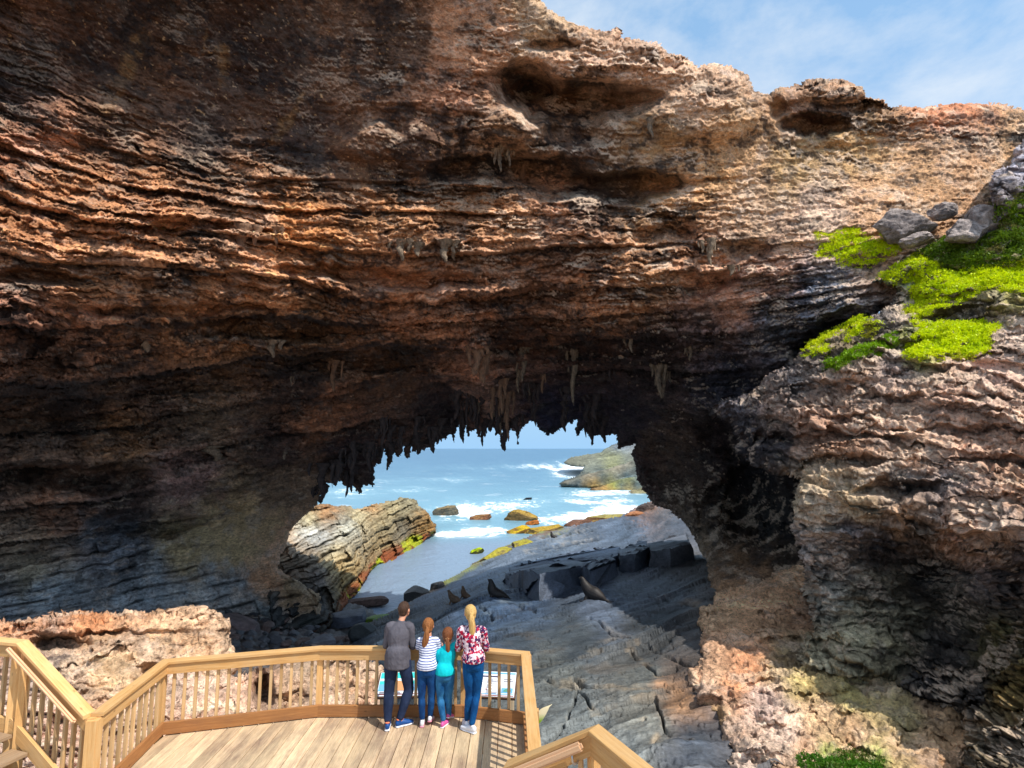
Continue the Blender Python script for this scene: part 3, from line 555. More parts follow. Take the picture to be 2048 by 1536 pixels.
# ------------------------------------------------------------------ right-hand outcrop
def rock_disp(lum=.35, rough=.22, pit=.14, lay=.25, lst=(1, 1, 2.0), per=26, caves=(), tilt=None, seed=0, cav=.5, fct=1.0):
    def fn(c):
        X, Y, P = c['X'], c['Y'], c['P']
        wx = fbm(P, 0.6, 3, 41 + seed) * 45; wy = fbm(P, 0.8, 4, 51 + seed) * 26
        S = Y + (tilt(X) if tilt else 0) + wy
        l1, f1, _ = ledge(S, X, per * 2.4, 1 + seed); l2, f2, _ = ledge(S, X, per, 2 + seed); hy = fbm(P, 7, 3, 57, gain=.6); l3, f3, _ = ledge(S + hy * 3, X, per * .42, 3 + seed)
        lam = fbm(np.stack([X / 40 + .5 * hy, S / 6.0, P[..., 1] * .3], -1), 1, 3, 58, gain=.6, ridge=True)
        ro = fbm(P, 1.7, 5, 7 + seed, st=lst, gain=.56, ridge=True)
        pt = worley(P * np.array([1, 1, 1.3]), 4.2, 5 + seed)
        pmk = sst(fbm(P, .45, 3, 23 + seed), -.15, .3); rmk = .45 + .75 * sst(fbm(P, .35, 3, 27 + seed), -.3, .25)
        aln = lum * fbm(P, .45, 4, 9 + seed) + rough * rmk * ro - pit * pmk * (1 - sst(pt, .15, .6)) + .15 * fbm(P, 5, 4, 3, gain=.65)
        lm = sst(fbm(P, .3, 3, 63 + seed), -.25, .25)
        _, vi, vt = vor(P + .3 * fbm(P, 1.7, 3, 55)[..., None], .95, 3 + seed, (1, 1, 2.6), .28); _, vi2, vt2 = vor(P + .1 * fbm(P, 4, 3, 56)[..., None], 2.7, 5 + seed, (1, 1, 3.0), .09)
        tow = lay * (1.5 * l1 + l2 + .6 * l3 + .09 * lam) * (.3 + .9 * lm) + fct * (.34 * (vi - .5) + vt + .13 * (vi2 - .5) + vt2) - blobs(X + wx, Y + wy, caves)
        cm = (1 - cav) + cav * 1.3 * sst(ro * .7 * rmk + fbm(P, 2.6, 4, 15) * 1.3 + (pt - .5) * .9 * pmk, -.7, .6)  # cavities darkened in colour to add to their self-shadow
        cm = cm * (.78 + .44 * vi2) * (.7 + .5 * sst(f1, .2, .8))
        cm = cm * (1 - .45 * pmk * (1 - sst(pt, .12, .34)))
        cm = cm * (1 - .35 * sst(.14 - f2, 0, .14) * lm)
        return tow, aln, cm
    return fn
LIL = (150, 140, 146)
out_d = [(1980, 300, 19), (2048, 300, 18.6), (2250, 250, 18), (1900, 470, 19.5), (2048, 450, 17.6), (2250, 450, 16.5), (1780, 560, 18.6), (1900, 600, 17.4), (2048, 600, 15.8), (2250, 600, 14.5), (1620, 690, 19.5), (1800, 720, 16.4), (2048, 720, 14.2), (2250, 720, 12.8), (1500, 800, 21), (1560, 850, 18.6), (1700, 800, 16.4), (1850, 830, 14.4), (2048, 850, 12.6), (2250, 850, 11.4), (1480, 900, 22), (1600, 930, 16.8),
 (1750, 930, 14.2), (1900, 950, 12.9), (2048, 950, 11.6), (1598, 985, 15.2), (1620, 1000, 14.7), (1750, 1000, 13.6), (1850, 1030, 12.6), (1990, 1060, 10.9), (2048, 1060, 10.4), (1620, 1150, 15.2), (1750, 1120, 14.8), (1850, 1150, 15), (1950, 1150, 13.6), (2048, 1150, 11.0), (1660, 1250, 14.6), (1800, 1260, 13.9), (1900, 1280, 13.4), (2048, 1300, 10.8), (1700, 1320, 13.1), (1850, 1400, 12.3), (1960, 1450, 10.4), (2048, 1500, 9), (2250, 1100, 8.8), (2250, 1500, 8), (1980, 380, 16.8), (2048, 1600, 8.6), (1930, 1600, 9.6)]
out_c = [(1990, 330, (150, 140, 146)), (2010, 390, (92, 84, 84)), (2040, 330, (176, 168, 176)), (2000, 450, (150, 145, 155)), (1850, 520, (120, 120, 70)), (2048, 500, (150, 150, 60)), (1800, 560, (110, 110, 80)), (1750, 600, (80, 78, 82)), (1900, 600, (120, 110, 60)), (2048, 600, (140, 130, 70)), (1950, 640, (70, 60, 52)),
 (1700, 700, (110, 95, 70)), (1620, 740, (110, 96, 86)), (1600, 760, (100, 92, 90)), (1780, 640, (90, 80, 74)), (1850, 700, (130, 130, 60)), (2040, 680, (205, 175, 155)), (1980, 760, (196, 160, 140)), (1800, 740, (130, 112, 104)), (1700, 800, (196, 158, 132)), (1550, 810, (150, 124, 108)), (1500, 830, (78, 74, 78)), (1480, 900, (52, 50, 56)), (1560, 900, (60, 56, 58)), (1640, 870, (180, 138, 112)), (1800, 830, (198, 160, 134)), (1900, 800, (210, 168, 142)), (2040, 820, (206, 166, 140)), (1700, 900, (180, 136, 106)), (1820, 900, (200, 160, 130)), (1950, 900, (190, 150, 124)),
 (1640, 960, (190, 162, 128)), (1760, 960, (150, 120, 96)), (1800, 970, (98, 88, 84)), (1900, 980, (112, 98, 92)), (2030, 980, (206, 160, 128)), (1620, 1000, (196, 172, 140)), (1700, 1010, (188, 160, 124)), (1800, 1040, (170, 136, 106)), (1610, 1080, (150, 140, 134)), (1660, 1100, (124, 112, 104)), (1700, 1060, (92, 84, 84)), (1760, 1080, (66, 60, 60)), (1830, 1070, (70, 60, 54)), (1930, 1060, (190, 150, 124)), (1990, 1080, (170, 140, 120)),
 (1850, 1150, (66, 58, 54)), (1750, 1180, (110, 98, 80)), (1650, 1200, (150, 142, 128)), (1900, 1200, (74, 66, 54)), (1980, 1150, (110, 98, 94)), (2040, 1120, (60, 52, 50)), (1700, 1270, (150, 140, 114)), (1800, 1250, (104, 96, 78)), (1900, 1300, (64, 58, 54)), (2000, 1300, (84, 76, 46)), (1660, 1310, (160, 148, 120)), (1780, 1330, (120, 110, 84)), (1850, 1380, (50, 46, 46)), (1950, 1400, (60, 54, 50)), (2030, 1400, (100, 80, 40)), (1980, 1480, (110, 96, 78)), (2040, 1530, (90, 78, 60)), (2200, 800, (190, 150, 125))]
out_poly = [(2260, 260), (2060, 270), (2048, 290), (2036, 300), (2028, 330), (1996, 346), (1984, 372), (1980, 420), (1986, 455), (1960, 470), (1900, 476), (1860, 500), (1800, 530), (1768, 560), (1740, 560), (1790, 575), (1786, 600), (1760, 622), (1700, 660), (1640, 690), (1604, 710), (1580, 745), (1540, 752), (1500, 790), (1440, 800), (1420, 830), (1470, 850),
 (1482, 880), (1476, 900), (1500, 930), (1560, 945), (1604, 958), (1588, 990), (1592, 1040), (1600, 1080), (1612, 1130), (1622, 1200), (1630, 1262), (1602, 1286), (1590, 1320), (1600, 1350), (1700, 1352), (1790, 1372), (1860, 1420), (1930, 1440), (1948, 1500), (1940, 1600), (2260, 1600)]
out_w = lambda c, P, C: stain_and_shade(P, C, .35, .5, .4, 3)
outcrop, octx, oP = relief('rock_outcrop', out_poly, out_d, out_c, M_pale, step=STEP, ragged=(18, 6.0), roll=26, rollm=1.3,
    disp=rock_disp(.36, .2, .10, .55, per=30, caves=[(1650, 880, 200, 12, .6), (1900, 860, 150, 10, .5), (1880, 800, 160, 8, .4), (1650, 840, 120, 8, .4), (1990, 930, 90, 12, .5), (1860, 1130, 150, 70, 1.1), (1900, 1280, 110, 70, .7), (1800, 985, 90, 14, .8), (1680, 940, 110, 14, .8), (1540, 880, 60, 20, .8), (2030, 1200, 50, 80, .6), (1700, 780, 80, 12, .5), (1930, 640, 90, 22, .9), (1800, 700, 90, 12, .6), (1830, 590, 50, 50, .6), (2000, 745, 60, 10, .4)], tilt=lambda X: -(X - 1700) * .16, seed=2), colf=out_w, skirt=5, bbox=(1400, 2220, 250, 1580), cwarp=30, sat=.92, gain=2.3)
tag(outcrop, kind='structure')

# lower tan shelf
sh_d = [(1390, 1180, 21.2), (1640, 1170, 21), (1400, 1260, 17.2), (1640, 1260, 16.2), (1390, 1330, 14.6), (1640, 1340, 13.6), (1380, 1390, 13), (1600, 1400, 12.2), (1800, 1370, 12.4), (1900, 1440, 11.2), (1450, 1460, 11.2), (1400, 1460, 11.6), (1560, 1470, 10.7), (1750, 1470, 10.7), (1950, 1530, 10), (1450, 1536, 9.8), (1600, 1536, 9.5), (1850, 1536, 9.8), (1450, 1640, 8.6), (1900, 1640, 8.6), (1400, 1400, 12.6)]
sh_c = [(1450, 1200, (240, 190, 146)), (1560, 1190, (232, 184, 144)), (1600, 1240, (210, 164, 130)), (1430, 1240, (244, 200, 158)), (1520, 1260, (236, 186, 144)), (1580, 1280, (120, 100, 76)), (1430, 1290, (216, 170, 136)), (1500, 1330, (222, 160, 120)), (1420, 1350, (220, 176, 142)), (1560, 1340, (150, 128, 92)), (1620, 1300, (140, 130, 104)),  # upper shelf brightened in colour where the outcrop shades it
 (1470, 1370, (212, 152, 112)), (1410, 1390, (232, 196, 170)), (1530, 1400, (232, 200, 184)), (1600, 1370, (186, 164, 110)), (1700, 1400, (172, 156, 104)), (1800, 1430, (184, 164, 116)), (1870, 1480, (196, 158, 120)), (1760, 1380, (160, 140, 100)), (1640, 1440, (222, 184, 144)), (1560, 1460, (236, 206, 186)), (1480, 1470, (226, 190, 165)), (1420, 1450, (150, 120, 70)), (1500, 1520, (232, 204, 184)), (1600, 1500, (226, 182, 146)),
 (1700, 1480, (216, 176, 136)), (1650, 1520, (90, 110, 40)), (1740, 1530, (100, 120, 44)), (1900, 1530, (200, 160, 125)), (1800, 1500, (190, 160, 120)), (1390, 1300, (214, 172, 140)), (1860, 1400, (120, 96, 76))]
sh_poly = [(1700, 1140), (1600, 1130), (1500, 1172), (1452, 1176), (1424, 1192), (1430, 1206), (1398, 1216), (1400, 1250), (1408, 1268), (1396, 1290), (1412, 1312), (1400, 1336), (1384, 1350), (1380, 1372), (1396, 1400), (1404, 1430), (1430, 1450), (1432, 1490), (1450, 1500), (1452, 1620), (2120, 1620), (2120, 1400)]
shelf, sctx, sP = relief('rock_shelf', sh_poly, sh_d, sh_c, M_pale, step=STEP, ragged=(16, 5.0), roll=24, rollm=1.0,
    disp=rock_disp(.3, .13, .07, .16, per=30, caves=[(1590, 1300, 60, 18, .5), (1650, 1400, 80, 10, .25), (1530, 1360, 40, 10, .3), (1430, 1440, 20, 40, .4), (1560, 1415, 40, 26, -.45), (1490, 1400, 30, 26, -.35), (1700, 1420, 40, 14, -.35), (1530, 1490, 60, 30, -.4), (1420, 1390, 26, 30, -.3)], seed=5, cav=.35, fct=.55), colf=lambda c, P, C: stain_and_shade(P, C, .5, .3, .25, 7), skirt=3, cwarp=26, bbox=(1370, 2140, 1120, 1600), gain=2.1)
tag(shelf, kind='structure')

# ------------------------------------------------------------------ foreground tan rock left
fl_d = [(-150, 1240, 10.8), (0, 1250, 11.4), (200, 1230, 12.2), (400, 1240, 13), (450, 1300, 12.6), (-150, 1330, 10.2), (0, 1330, 10.6), (200, 1330, 11.2), (350, 1340, 11.9), (470, 1380, 12), (-150, 1480, 9.7), (100, 1480, 10), (300, 1480, 10.4), (-150, 1650, 9.2), (300, 1650, 9.5), (500, 1480, 11)]
fl_c = [(-100, 1260, (200, 150, 116)), (50, 1260, (206, 150, 112)), (180, 1240, (214, 148, 104)), (280, 1235, (208, 160, 124)), (400, 1245, (220, 180, 146)), (100, 1290, (120, 100, 88)), (200, 1290, (206, 168, 132)), (300, 1280, (216, 178, 142)), (400, 1290, (206, 166, 130)), (440, 1290, (214, 180, 150)), (120, 1330, (100, 84, 76)), (220, 1340, (224, 190, 152)), (330, 1320, (190, 156, 124)), (60, 1400, (238, 206, 186)), (0, 1500, (236, 204, 184)), (200, 1450, (170, 136, 110)), (260, 1440, (150, 120, 100)), (100, 1470, (228, 188, 166)), (300, 1480, (200, 160, 132))]
flp = [(-160, 1250), (-40, 1246), (60, 1244), (130, 1232), (200, 1228), (262, 1224), (300, 1230), (360, 1232), (400, 1228), (436, 1236), (448, 1256), (446, 1280), (456, 1304), (470, 1340), (420, 1380), (340, 1420), (300, 1620), (-160, 1620)]
fgl, _, _ = relief('tan_boulder', flp, fl_d, fl_c, M_pale, step=STEP, ragged=(12, 5.0), roll=26, rollm=1.1, disp=rock_disp(.25, .16, .12, .18, per=24, caves=[(120, 1300, 60, 30, .9), (210, 1270, 60, 10, .4), (330, 1345, 60, 14, .4)], seed=8, cav=.3, fct=.5), colf=lambda c, P, C: stain_and_shade(P, C, .55, .6, .2, 9), skirt=2.5, cwarp=20, gain=2.3, bbox=(-165, 500, 1215, 1600))
tag(fgl, 'big tan pitted boulder rising behind the left end of the timber railing', 'boulder')
f2_d = [(150, 1350, 11.3), (350, 1330, 11.6), (560, 1330, 12.1), (760, 1330, 12.6), (150, 1450, 10.2), (350, 1440, 10.5), (560, 1440, 10.9), (780, 1440, 11), (150, 1600, 9.2), (780, 1600, 9.4)]
PK = (238, 198, 172)
f2_c = [(250, 1400, PK), (400, 1370, (240, 206, 182)), (480, 1350, (236, 198, 172)), (510, 1360, (150, 110, 86)), (530, 1400, (90, 74, 64)), (580, 1400, (206, 170, 140)), (620, 1340, (170, 146, 124)), (700, 1360, (218, 180, 146)), (740, 1380, (200, 160, 130)), (650, 1420, (238, 204, 180)), (760, 1430, (236, 200, 176)), (450, 1430, PK), (350, 1450, PK), (560, 1480, PK)]
f2p = [(140, 1420), (260, 1372), (330, 1340), (400, 1332), (430, 1352), (490, 1350), (512, 1338), (540, 1330), (620, 1312), (700, 1316), (748, 1330), (764, 1352), (752, 1380), (772, 1410), (800, 1440), (820, 1600), (140, 1620)]
fg2, _, _ = relief('pale_boulder', f2p, f2_d, f2_c, M_pale, step=STEP, ragged=(12, 4.0), roll=20, rollm=.8, disp=rock_disp(.22, .12, .08, .12, per=24, caves=[(520, 1380, 22, 50, 1.0), (440, 1345, 30, 12, .4), (580, 1395, 40, 14, .3)], seed=11, cav=.35, fct=.5), colf=lambda c, P, C: stain_and_shade(P, C, .5, .5, .2, 11), skirt=2.5, cwarp=16, gain=2.0, bbox=(130, 830, 1300, 1600))
tag(fg2, 'pale pink limestone boulder seen through the balusters of the front railing', 'boulder')

# ------------------------------------------------------------------ rock point in the bay (blocky strata)
pn_d = [(540, 1080, 41), (560, 1160, 38), (600, 1040, 48), (650, 1240, 34), (590, 1240, 34), (700, 1010, 60), (700, 1060, 50), (700, 1120, 45), (690, 1190, 41.5), (760, 1000, 66), (760, 1050, 60), (750, 1110, 56), (735, 1150, 50), (830, 998, 72), (840, 1040, 68), (820, 1085, 65), (870, 1040, 72), (850, 1075, 70), (905, 1020, 78), (900, 1042, 77)]
pn_c = [(560, 1090, (190, 160, 130)), (620, 1040, (170, 156, 120)), (650, 1020, (200, 150, 104)), (620, 1070, (188, 186, 178)), (640, 1085, (196, 194, 188)), (690, 1060, (180, 176, 160)), (620, 1110, (170, 150, 126)), (660, 1110, (196, 180, 144)), (600, 1150, (130, 110, 92)), (640, 1150, (120, 110, 104)), (680, 1130, (188, 164, 120)), (720, 1030, (182, 168, 132)), (740, 1010, (206, 160, 110)), (780, 1010, (170, 156, 120)), (770, 1050, (176, 158, 120)),
 (800, 1060, (120, 112, 96)), (820, 1010, (150, 140, 112)), (760, 1090, (160, 138, 100)), (700, 1160, (170, 140, 90)), (640, 1200, (96, 96, 96)), (690, 1180, (150, 124, 80)), (600, 1200, (84, 84, 84)), (620, 1240, (60, 66, 66)), (850, 1050, (170, 130, 76)), (880, 1030, (120, 90, 60)), (900, 1030, (110, 80, 60)), (780, 1120, (120, 80, 50)), (570, 1230, (70, 74, 76))]
pnp = [(530, 1060), (560, 1060), (590, 1046), (612, 1024), (640, 1010), (690, 1010), (712, 1018), (750, 1008), (782, 1002), (800, 996), (816, 998), (832, 1004), (838, 1014), (858, 1026), (862, 1040), (872, 1050), (870, 1064), (850, 1082), (836, 1098), (800, 1128), (775, 1134), (760, 1128), (744, 1140), (728, 1165), (704, 1196), (680, 1222), (650, 1262), (540, 1262)]
def blocky(sd=0, hh=.75, ww=3.0, tilt=.27, amp=1.3):
    def fn(c):
        X, Y, P = c['X'], c['Y'], c['P']
        w = fbm(P, .3, 3, 81 + sd) * .5
        ca, sa = math.cos(tilt), math.sin(tilt)
        U = (P[..., 0] * .75 + P[..., 1] * .45) * ca + P[..., 2] * sa; V = -(P[..., 0] * .75 + P[..., 1] * .1) * sa + P[..., 2] * ca + w
        r, g, i = bricks(U + w + .3 * fbm(P, .9, 3, 21), V + .1 * fbm(P, 1.2, 3, 22), hh, ww, 4 + sd, .12); r2, g2, i2 = bricks(U * 1.0, V + .4, hh * .36, ww * .45, 9 + sd, .07)
        tow = amp * (.8 * r + .3 * r2 - .35 * g - .15 * g2)
        aln = .4 * fbm(P, .3, 4, 9) + .12 * fbm(P, 1.4, 4, 11, ridge=True)
        cm = (1 - .4 * g) * (1 - .3 * g2) * (.7 + .5 * i) * (.85 + .3 * i2) * (.9 + .5 * fbm(P, 1.5, 4, 15))
        return tow, aln, cm
    return fn
def tide(c, P, C):
    w = sst(SEA + 1.25 + .8 * fbm(P, .35, 3, 5) - P[..., 2], 0, .6)[..., None]
    g = sst(fbm(P, .22, 4, 8), 0.02, .16)[..., None]
    return C * (1 - w * .85) + (s2l((160, 168, 24)) * g + s2l((136, 72, 40)) * (1 - g)) * w * .85
pen, _, _ = relief('rock_point', pnp, pn_d, pn_c, M_strat, step=1.5, ragged=(14, 6.0), roll=6, rollm=2, disp=blocky(amp=1.9), skirt=12, colf=tide, cwarp=12)
tag(pen, kind='structure')
# headland beyond
hd_d = [(1125, 975, 165), (1280, 990, 152), (1130, 925, 250), (1200, 915, 255), (1220, 892, 290), (1300, 880, 300), (1200, 950, 185), (1280, 940, 190), (1200, 975, 160), (1160, 950, 190), (1300, 1000, 140)]
hd_c = [(1130, 925, (118, 116, 98)), (1170, 925, (126, 126, 108)), (1240, 895, (112, 120, 130)), (1280, 900, (120, 122, 126)), (1230, 920, (140, 140, 100)), (1260, 930, (130, 132, 112)), (1280, 960, (84, 98, 100)), (1180, 945, (110, 118, 110)), (1150, 967, (70, 86, 90)), (1200, 950, (84, 98, 100)), (1250, 945, (92, 106, 108)), (1200, 970, (190, 150, 70)), (1230, 966, (170, 180, 60)), (1260, 970, (120, 126, 110)), (1200, 980, (180, 130, 80)), (1270, 988, (140, 124, 90))]
hp = [(1116, 970), (1130, 962), (1150, 955), (1166, 942), (1168, 934), (1142, 933), (1126, 926), (1140, 916), (1165, 910), (1200, 906), (1210, 898), (1228, 888), (1262, 880), (1330, 875), (1330, 1002), (1250, 994), (1240, 988), (1262, 984), (1226, 978), (1180, 976), (1140, 974)]
def hdisp(c):
    P = c['P']; k = (P[..., 2] - P[..., 0] * .22) * .35 + fbm(P, .05, 3, 3); f = k - np.floor(k)
    return f * 1.6, .6 * fbm(P, .2, 5, 5, ridge=True), .75 + .35 * f + .4 * fbm(P, .12, 4, 9)
head, _, _ = relief('headland', hp, hd_d, hd_c, M_far, step=1.2, ragged=(8, 1.6), roll=8, rollm=8, disp=hdisp, skirt=30, colf=None, cwarp=10)
tag(head, kind='structure')

wp = [(1119, 970), (1135, 960), (1160, 953), (1200, 943), (1235, 932), (1262, 924), (1340, 915), (1340, 985), (1240, 970), (1200, 976), (1160, 975)]
wd = [(1119, 970, 163), (1200, 943, 168), (1262, 924, 172), (1200, 976, 158), (1240, 970, 160), (1340, 985, 150), (1340, 915, 170)]
wc = [(1130, 962, (128, 118, 100)), (1180, 950, (134, 124, 106)), (1240, 934, (150, 140, 120)), (1150, 970, (66, 80, 84)), (1200, 960, (62, 78, 82)), (1250, 950, (74, 90, 94)), (1300, 950, (84, 98, 100)), (1220, 972, (110, 110, 70)), (1190, 975, (150, 120, 60))]
h2, _, _ = relief('headland', wp, wd, wc, M_far, step=1.2, ragged=(7, 1.2), roll=4, rollm=3, disp=hdisp, skirt=20, cwarp=5); tag(h2, kind='structure')
wp = [(1172, 984), (1190, 977), (1212, 972), (1236, 962), (1262, 955), (1340, 950), (1340, 992), (1262, 986), (1236, 983), (1205, 985)]
wd = [(1172, 984, 153), (1236, 962, 156), (1340, 950, 156), (1205, 985, 151), (1340, 992, 148)]
wc = [(1180, 981, (120, 90, 70)), (1205, 978, (140, 116, 74)), (1225, 970, (140, 144, 76)), (1250, 962, (124, 130, 84)), (1245, 972, (84, 98, 96)), (1275, 970, (92, 108, 110)), (1215, 982, (180, 130, 70)), (1260, 982, (150, 130, 80)), (1320, 970, (90, 100, 100))]
h3, _, _ = relief('headland', wp, wd, wc, M_far, step=1.2, ragged=(7, 1.2), roll=4, rollm=2, disp=hdisp, skirt=20, cwarp=4); tag(h3, kind='structure')
wp = [(1236, 992), (1262, 984), (1300, 972), (1340, 965), (1340, 1006), (1290, 998), (1262, 997), (1244, 996)]
wd = [(1236, 992, 143), (1300, 972, 146), (1262, 997, 139), (1340, 1006, 135)]
wc = [(1245, 992, (120, 96, 80)), (1275, 984, (140, 136, 100)), (1270, 993, (110, 100, 84)), (1320, 985, (120, 116, 100))]
h4, _, _ = relief('headland', wp, wd, wc, M_far, step=1.2, ragged=(7, 1.0), roll=4, rollm=2, disp=hdisp, skirt=20, cwarp=4); tag(h4, kind='structure')

# pale rock ground under and behind the deck and the viewer
gx_, gy_ = np.meshgrid(np.arange(-46, 46.1, .5), np.arange(7.4, -46, -.5)); Pg = np.stack([gx_, gy_, np.full_like(gx_, -1.9)], -1)
Pg[..., 2] += .5 * fbm(Pg, .3, 4, 5) + .12 * fbm(Pg, 1.5, 3, 6) - .6 * sst(gy_, 4, 8) + .0 * gx_
Cg = np.repeat(s2l((214, 184, 156))[None, None], gx_.shape[0], 0).repeat(gx_.shape[1], 1) * (.9 + .4 * fbm(Pg, .5, 4, 7))[..., None]
gnd = mesh_from_grid('ground', Pg, np.ones(gx_.shape, bool), Cg, M_pale); tag(gnd, kind='structure')
# ------------------------------------------------------------------ timber
def wood_mat(name, c1, c2, gray=(120, 105, 88), grayk=0.0, sc=1.0):
    t = NT(name)
    uv = t.new('ShaderNodeUVMap'); uv.uv_map = 'UVMap'
    oi = t.new('ShaderNodeObjectInfo')
    cb = t.new('ShaderNodeCombineXYZ'); t.link(oi.outputs['Random'], cb.inputs['Z']); 
    sc3 = t.new('ShaderNodeVectorMath', operation='SCALE'); t.link(cb.outputs[0], sc3.inputs[0]); sc3.inputs['Scale'].default_value = 37
    ad = t.new('ShaderNodeVectorMath', operation='ADD'); t.link(uv.outputs[0], ad.inputs[0]); t.link(sc3.outputs[0], ad.inputs[1])
    m1 = t.new('ShaderNodeMapping'); m1.inputs['Scale'].default_value = (1.4 * sc, 26 * sc, 1); t.link(ad.outputs[0], m1.inputs['Vector'])
    m2 = t.new('ShaderNodeMapping'); m2.inputs['Scale'].default_value = (2.2, 5, 1); t.link(ad.outputs[0], m2.inputs['Vector'])
    g = t.noise(m1.outputs[0], 1.6, 8, 0.66, 0.6); bl = t.noise(m2.outputs[0], 1.0, 6, 0.65)
    kn = t.new('ShaderNodeTexVoronoi'); kn.inputs['Scale'].default_value = 1.3; t.link(m2.outputs[0], kn.inputs['Vector'])
    knot = t.mapr(kn.outputs['Distance'], 0.035, 0.09, 0.55, 1.0)
    c = t.mix(t.mapr(g, .3, .7, 0, 1), rgb(c1), rgb(c2))
    c = t.mix(t.mapr(bl, .42, .68, 0, grayk), c, rgb(gray))
    f = t.math('MULTIPLY', knot, t.mapr(oi.outputs['Random'], 0, 1, .78, 1.14))
    f = t.math('MULTIPLY', f, t.mapr(bl, .25, .75, 0.86, 1.12))
    c = t.mul(c, f)
    if grayk > 0.3: c = t.mul(c, t.new('ShaderNodeSeparateColor').outputs[0]) if False else c
    return t.set(Base_Color=c, Roughness=.72, Specular_IOR_Level=.3, Normal=t.bump(g, .35, .012))
M_wood = wood_mat('treated_pine', (204, 150, 88), (236, 190, 128), grayk=.5, gray=(196, 170, 130))
M_wood2 = wood_mat('baluster_pine', (198, 154, 102), (224, 190, 142), grayk=.55, gray=(190, 170, 140))
M_kick = wood_mat('kickboard_pine', (150, 100, 58), (184, 130, 80), grayk=.5, gray=(120, 84, 60))
M_step = wood_mat('weathered_tread', (150, 122, 94), (182, 154, 122), grayk=.6, gray=(120, 104, 92))
M_grab = wood_mat('smooth_handrail', (206, 160, 120), (224, 184, 146), grayk=.2)

def place(o, M, parent):
    o.matrix_basis = M
    if parent is not None:
        o.parent = parent; o.matrix_parent_inverse = Matrix.Translation(-Vector(parent.location))
def build_mesh(name, V, Fc, UV=None, mat=None, smooth=False):
    me = bpy.data.meshes.new(name); me.from_pydata([tuple(v) for v in V], [], Fc); me.update()
    if UV is not None:
        u = me.uv_layers.new(name='UVMap')
        k = 0
        for f in UV:
            for c in f: u.data[k].uv = c; k += 1
    if mat: me.materials.append(mat)
    if smooth: me.polygons.foreach_set('use_smooth', [True] * len(me.polygons))
    return me
def box_mesh(name, L, w, h, mat, bev=.004):
    """length along X centred, UV along the grain"""
    b = bmesh.new(); bmesh.ops.create_cube(b, size=1)
    bmesh.ops.scale(b, vec=(L, w, h), verts=b.verts)
    if bev: bmesh.ops.bevel(b, geom=b.edges[:], offset=bev, segments=2, affect='EDGES')
    uv = b.loops.layers.uv.new('UVMap')
    for f in b.faces:
        n = f.normal
        for l in f.loops:
            c = l.vert.co
            l[uv].uv = (c.x, c.y + c.z * .01 + (3 if n.z > 0 else 5)) if abs(n.z) > .7 else ((c.x, c.z + 9) if abs(n.y) > .7 else (c.y * .3, c.z + 11))
    me = bpy.data.meshes.new(name); b.to_mesh(me); b.free(); me.materials.append(mat); return me
def beam(name, p0, p1, w, h, mat, parent=None, up=Vector((0, 0, 1)), bev=.004, ext=0):
    p0 = Vector(p0); p1 = Vector(p1); d = p1 - p0; L = d.length + 2 * ext; x = d.normalized()
    y = up.cross(x).normalized(); z = x.cross(y)
    M = Matrix((x, y, z)).transposed().to_4x4(); M.translation = (p0 + p1) / 2
    o = bpy.data.objects.new(name, box_mesh(name, L, w, h, mat, bev)); COL.objects.link(o); place(o, M, parent); return o
def post(name, x, y, z0, z1, w, mat, parent, rot=0):
    me = box_mesh(name, z1 - z0, w, w, mat)
    o = bpy.data.objects.new(name, me); COL.objects.link(o)
    M = Matrix.Translation((x, y, (z0 + z1) / 2)) @ Matrix.Rotation(rot, 4, 'Z') @ Matrix.Rotation(-PI / 2, 4, 'Y')
    place(o, M, parent); return o
def offset_poly(pts, off):       # lateral offset of a 3-D polyline to its left in plan
    out = []
    n = len(pts)
    for i, p in enumerate(pts):
        ds = []
        if i > 0: ds.append((Vector(pts[i]) - Vector(pts[i - 1])).to_2d().normalized())
        if i < n - 1: ds.append((Vector(pts[i + 1]) - Vector(pts[i])).to_2d().normalized())
        ns = [Vector((-d.y, d.x)) for d in ds]
        if len(ns) == 2:
            b = (ns[0] + ns[1]).normalized(); k = off / max(b.dot(ns[0]), .3)
        else: b = ns[0]; k = off
        out.append(Vector((p[0] + b.x * k, p[1] + b.y * k, p[2])))
    return out
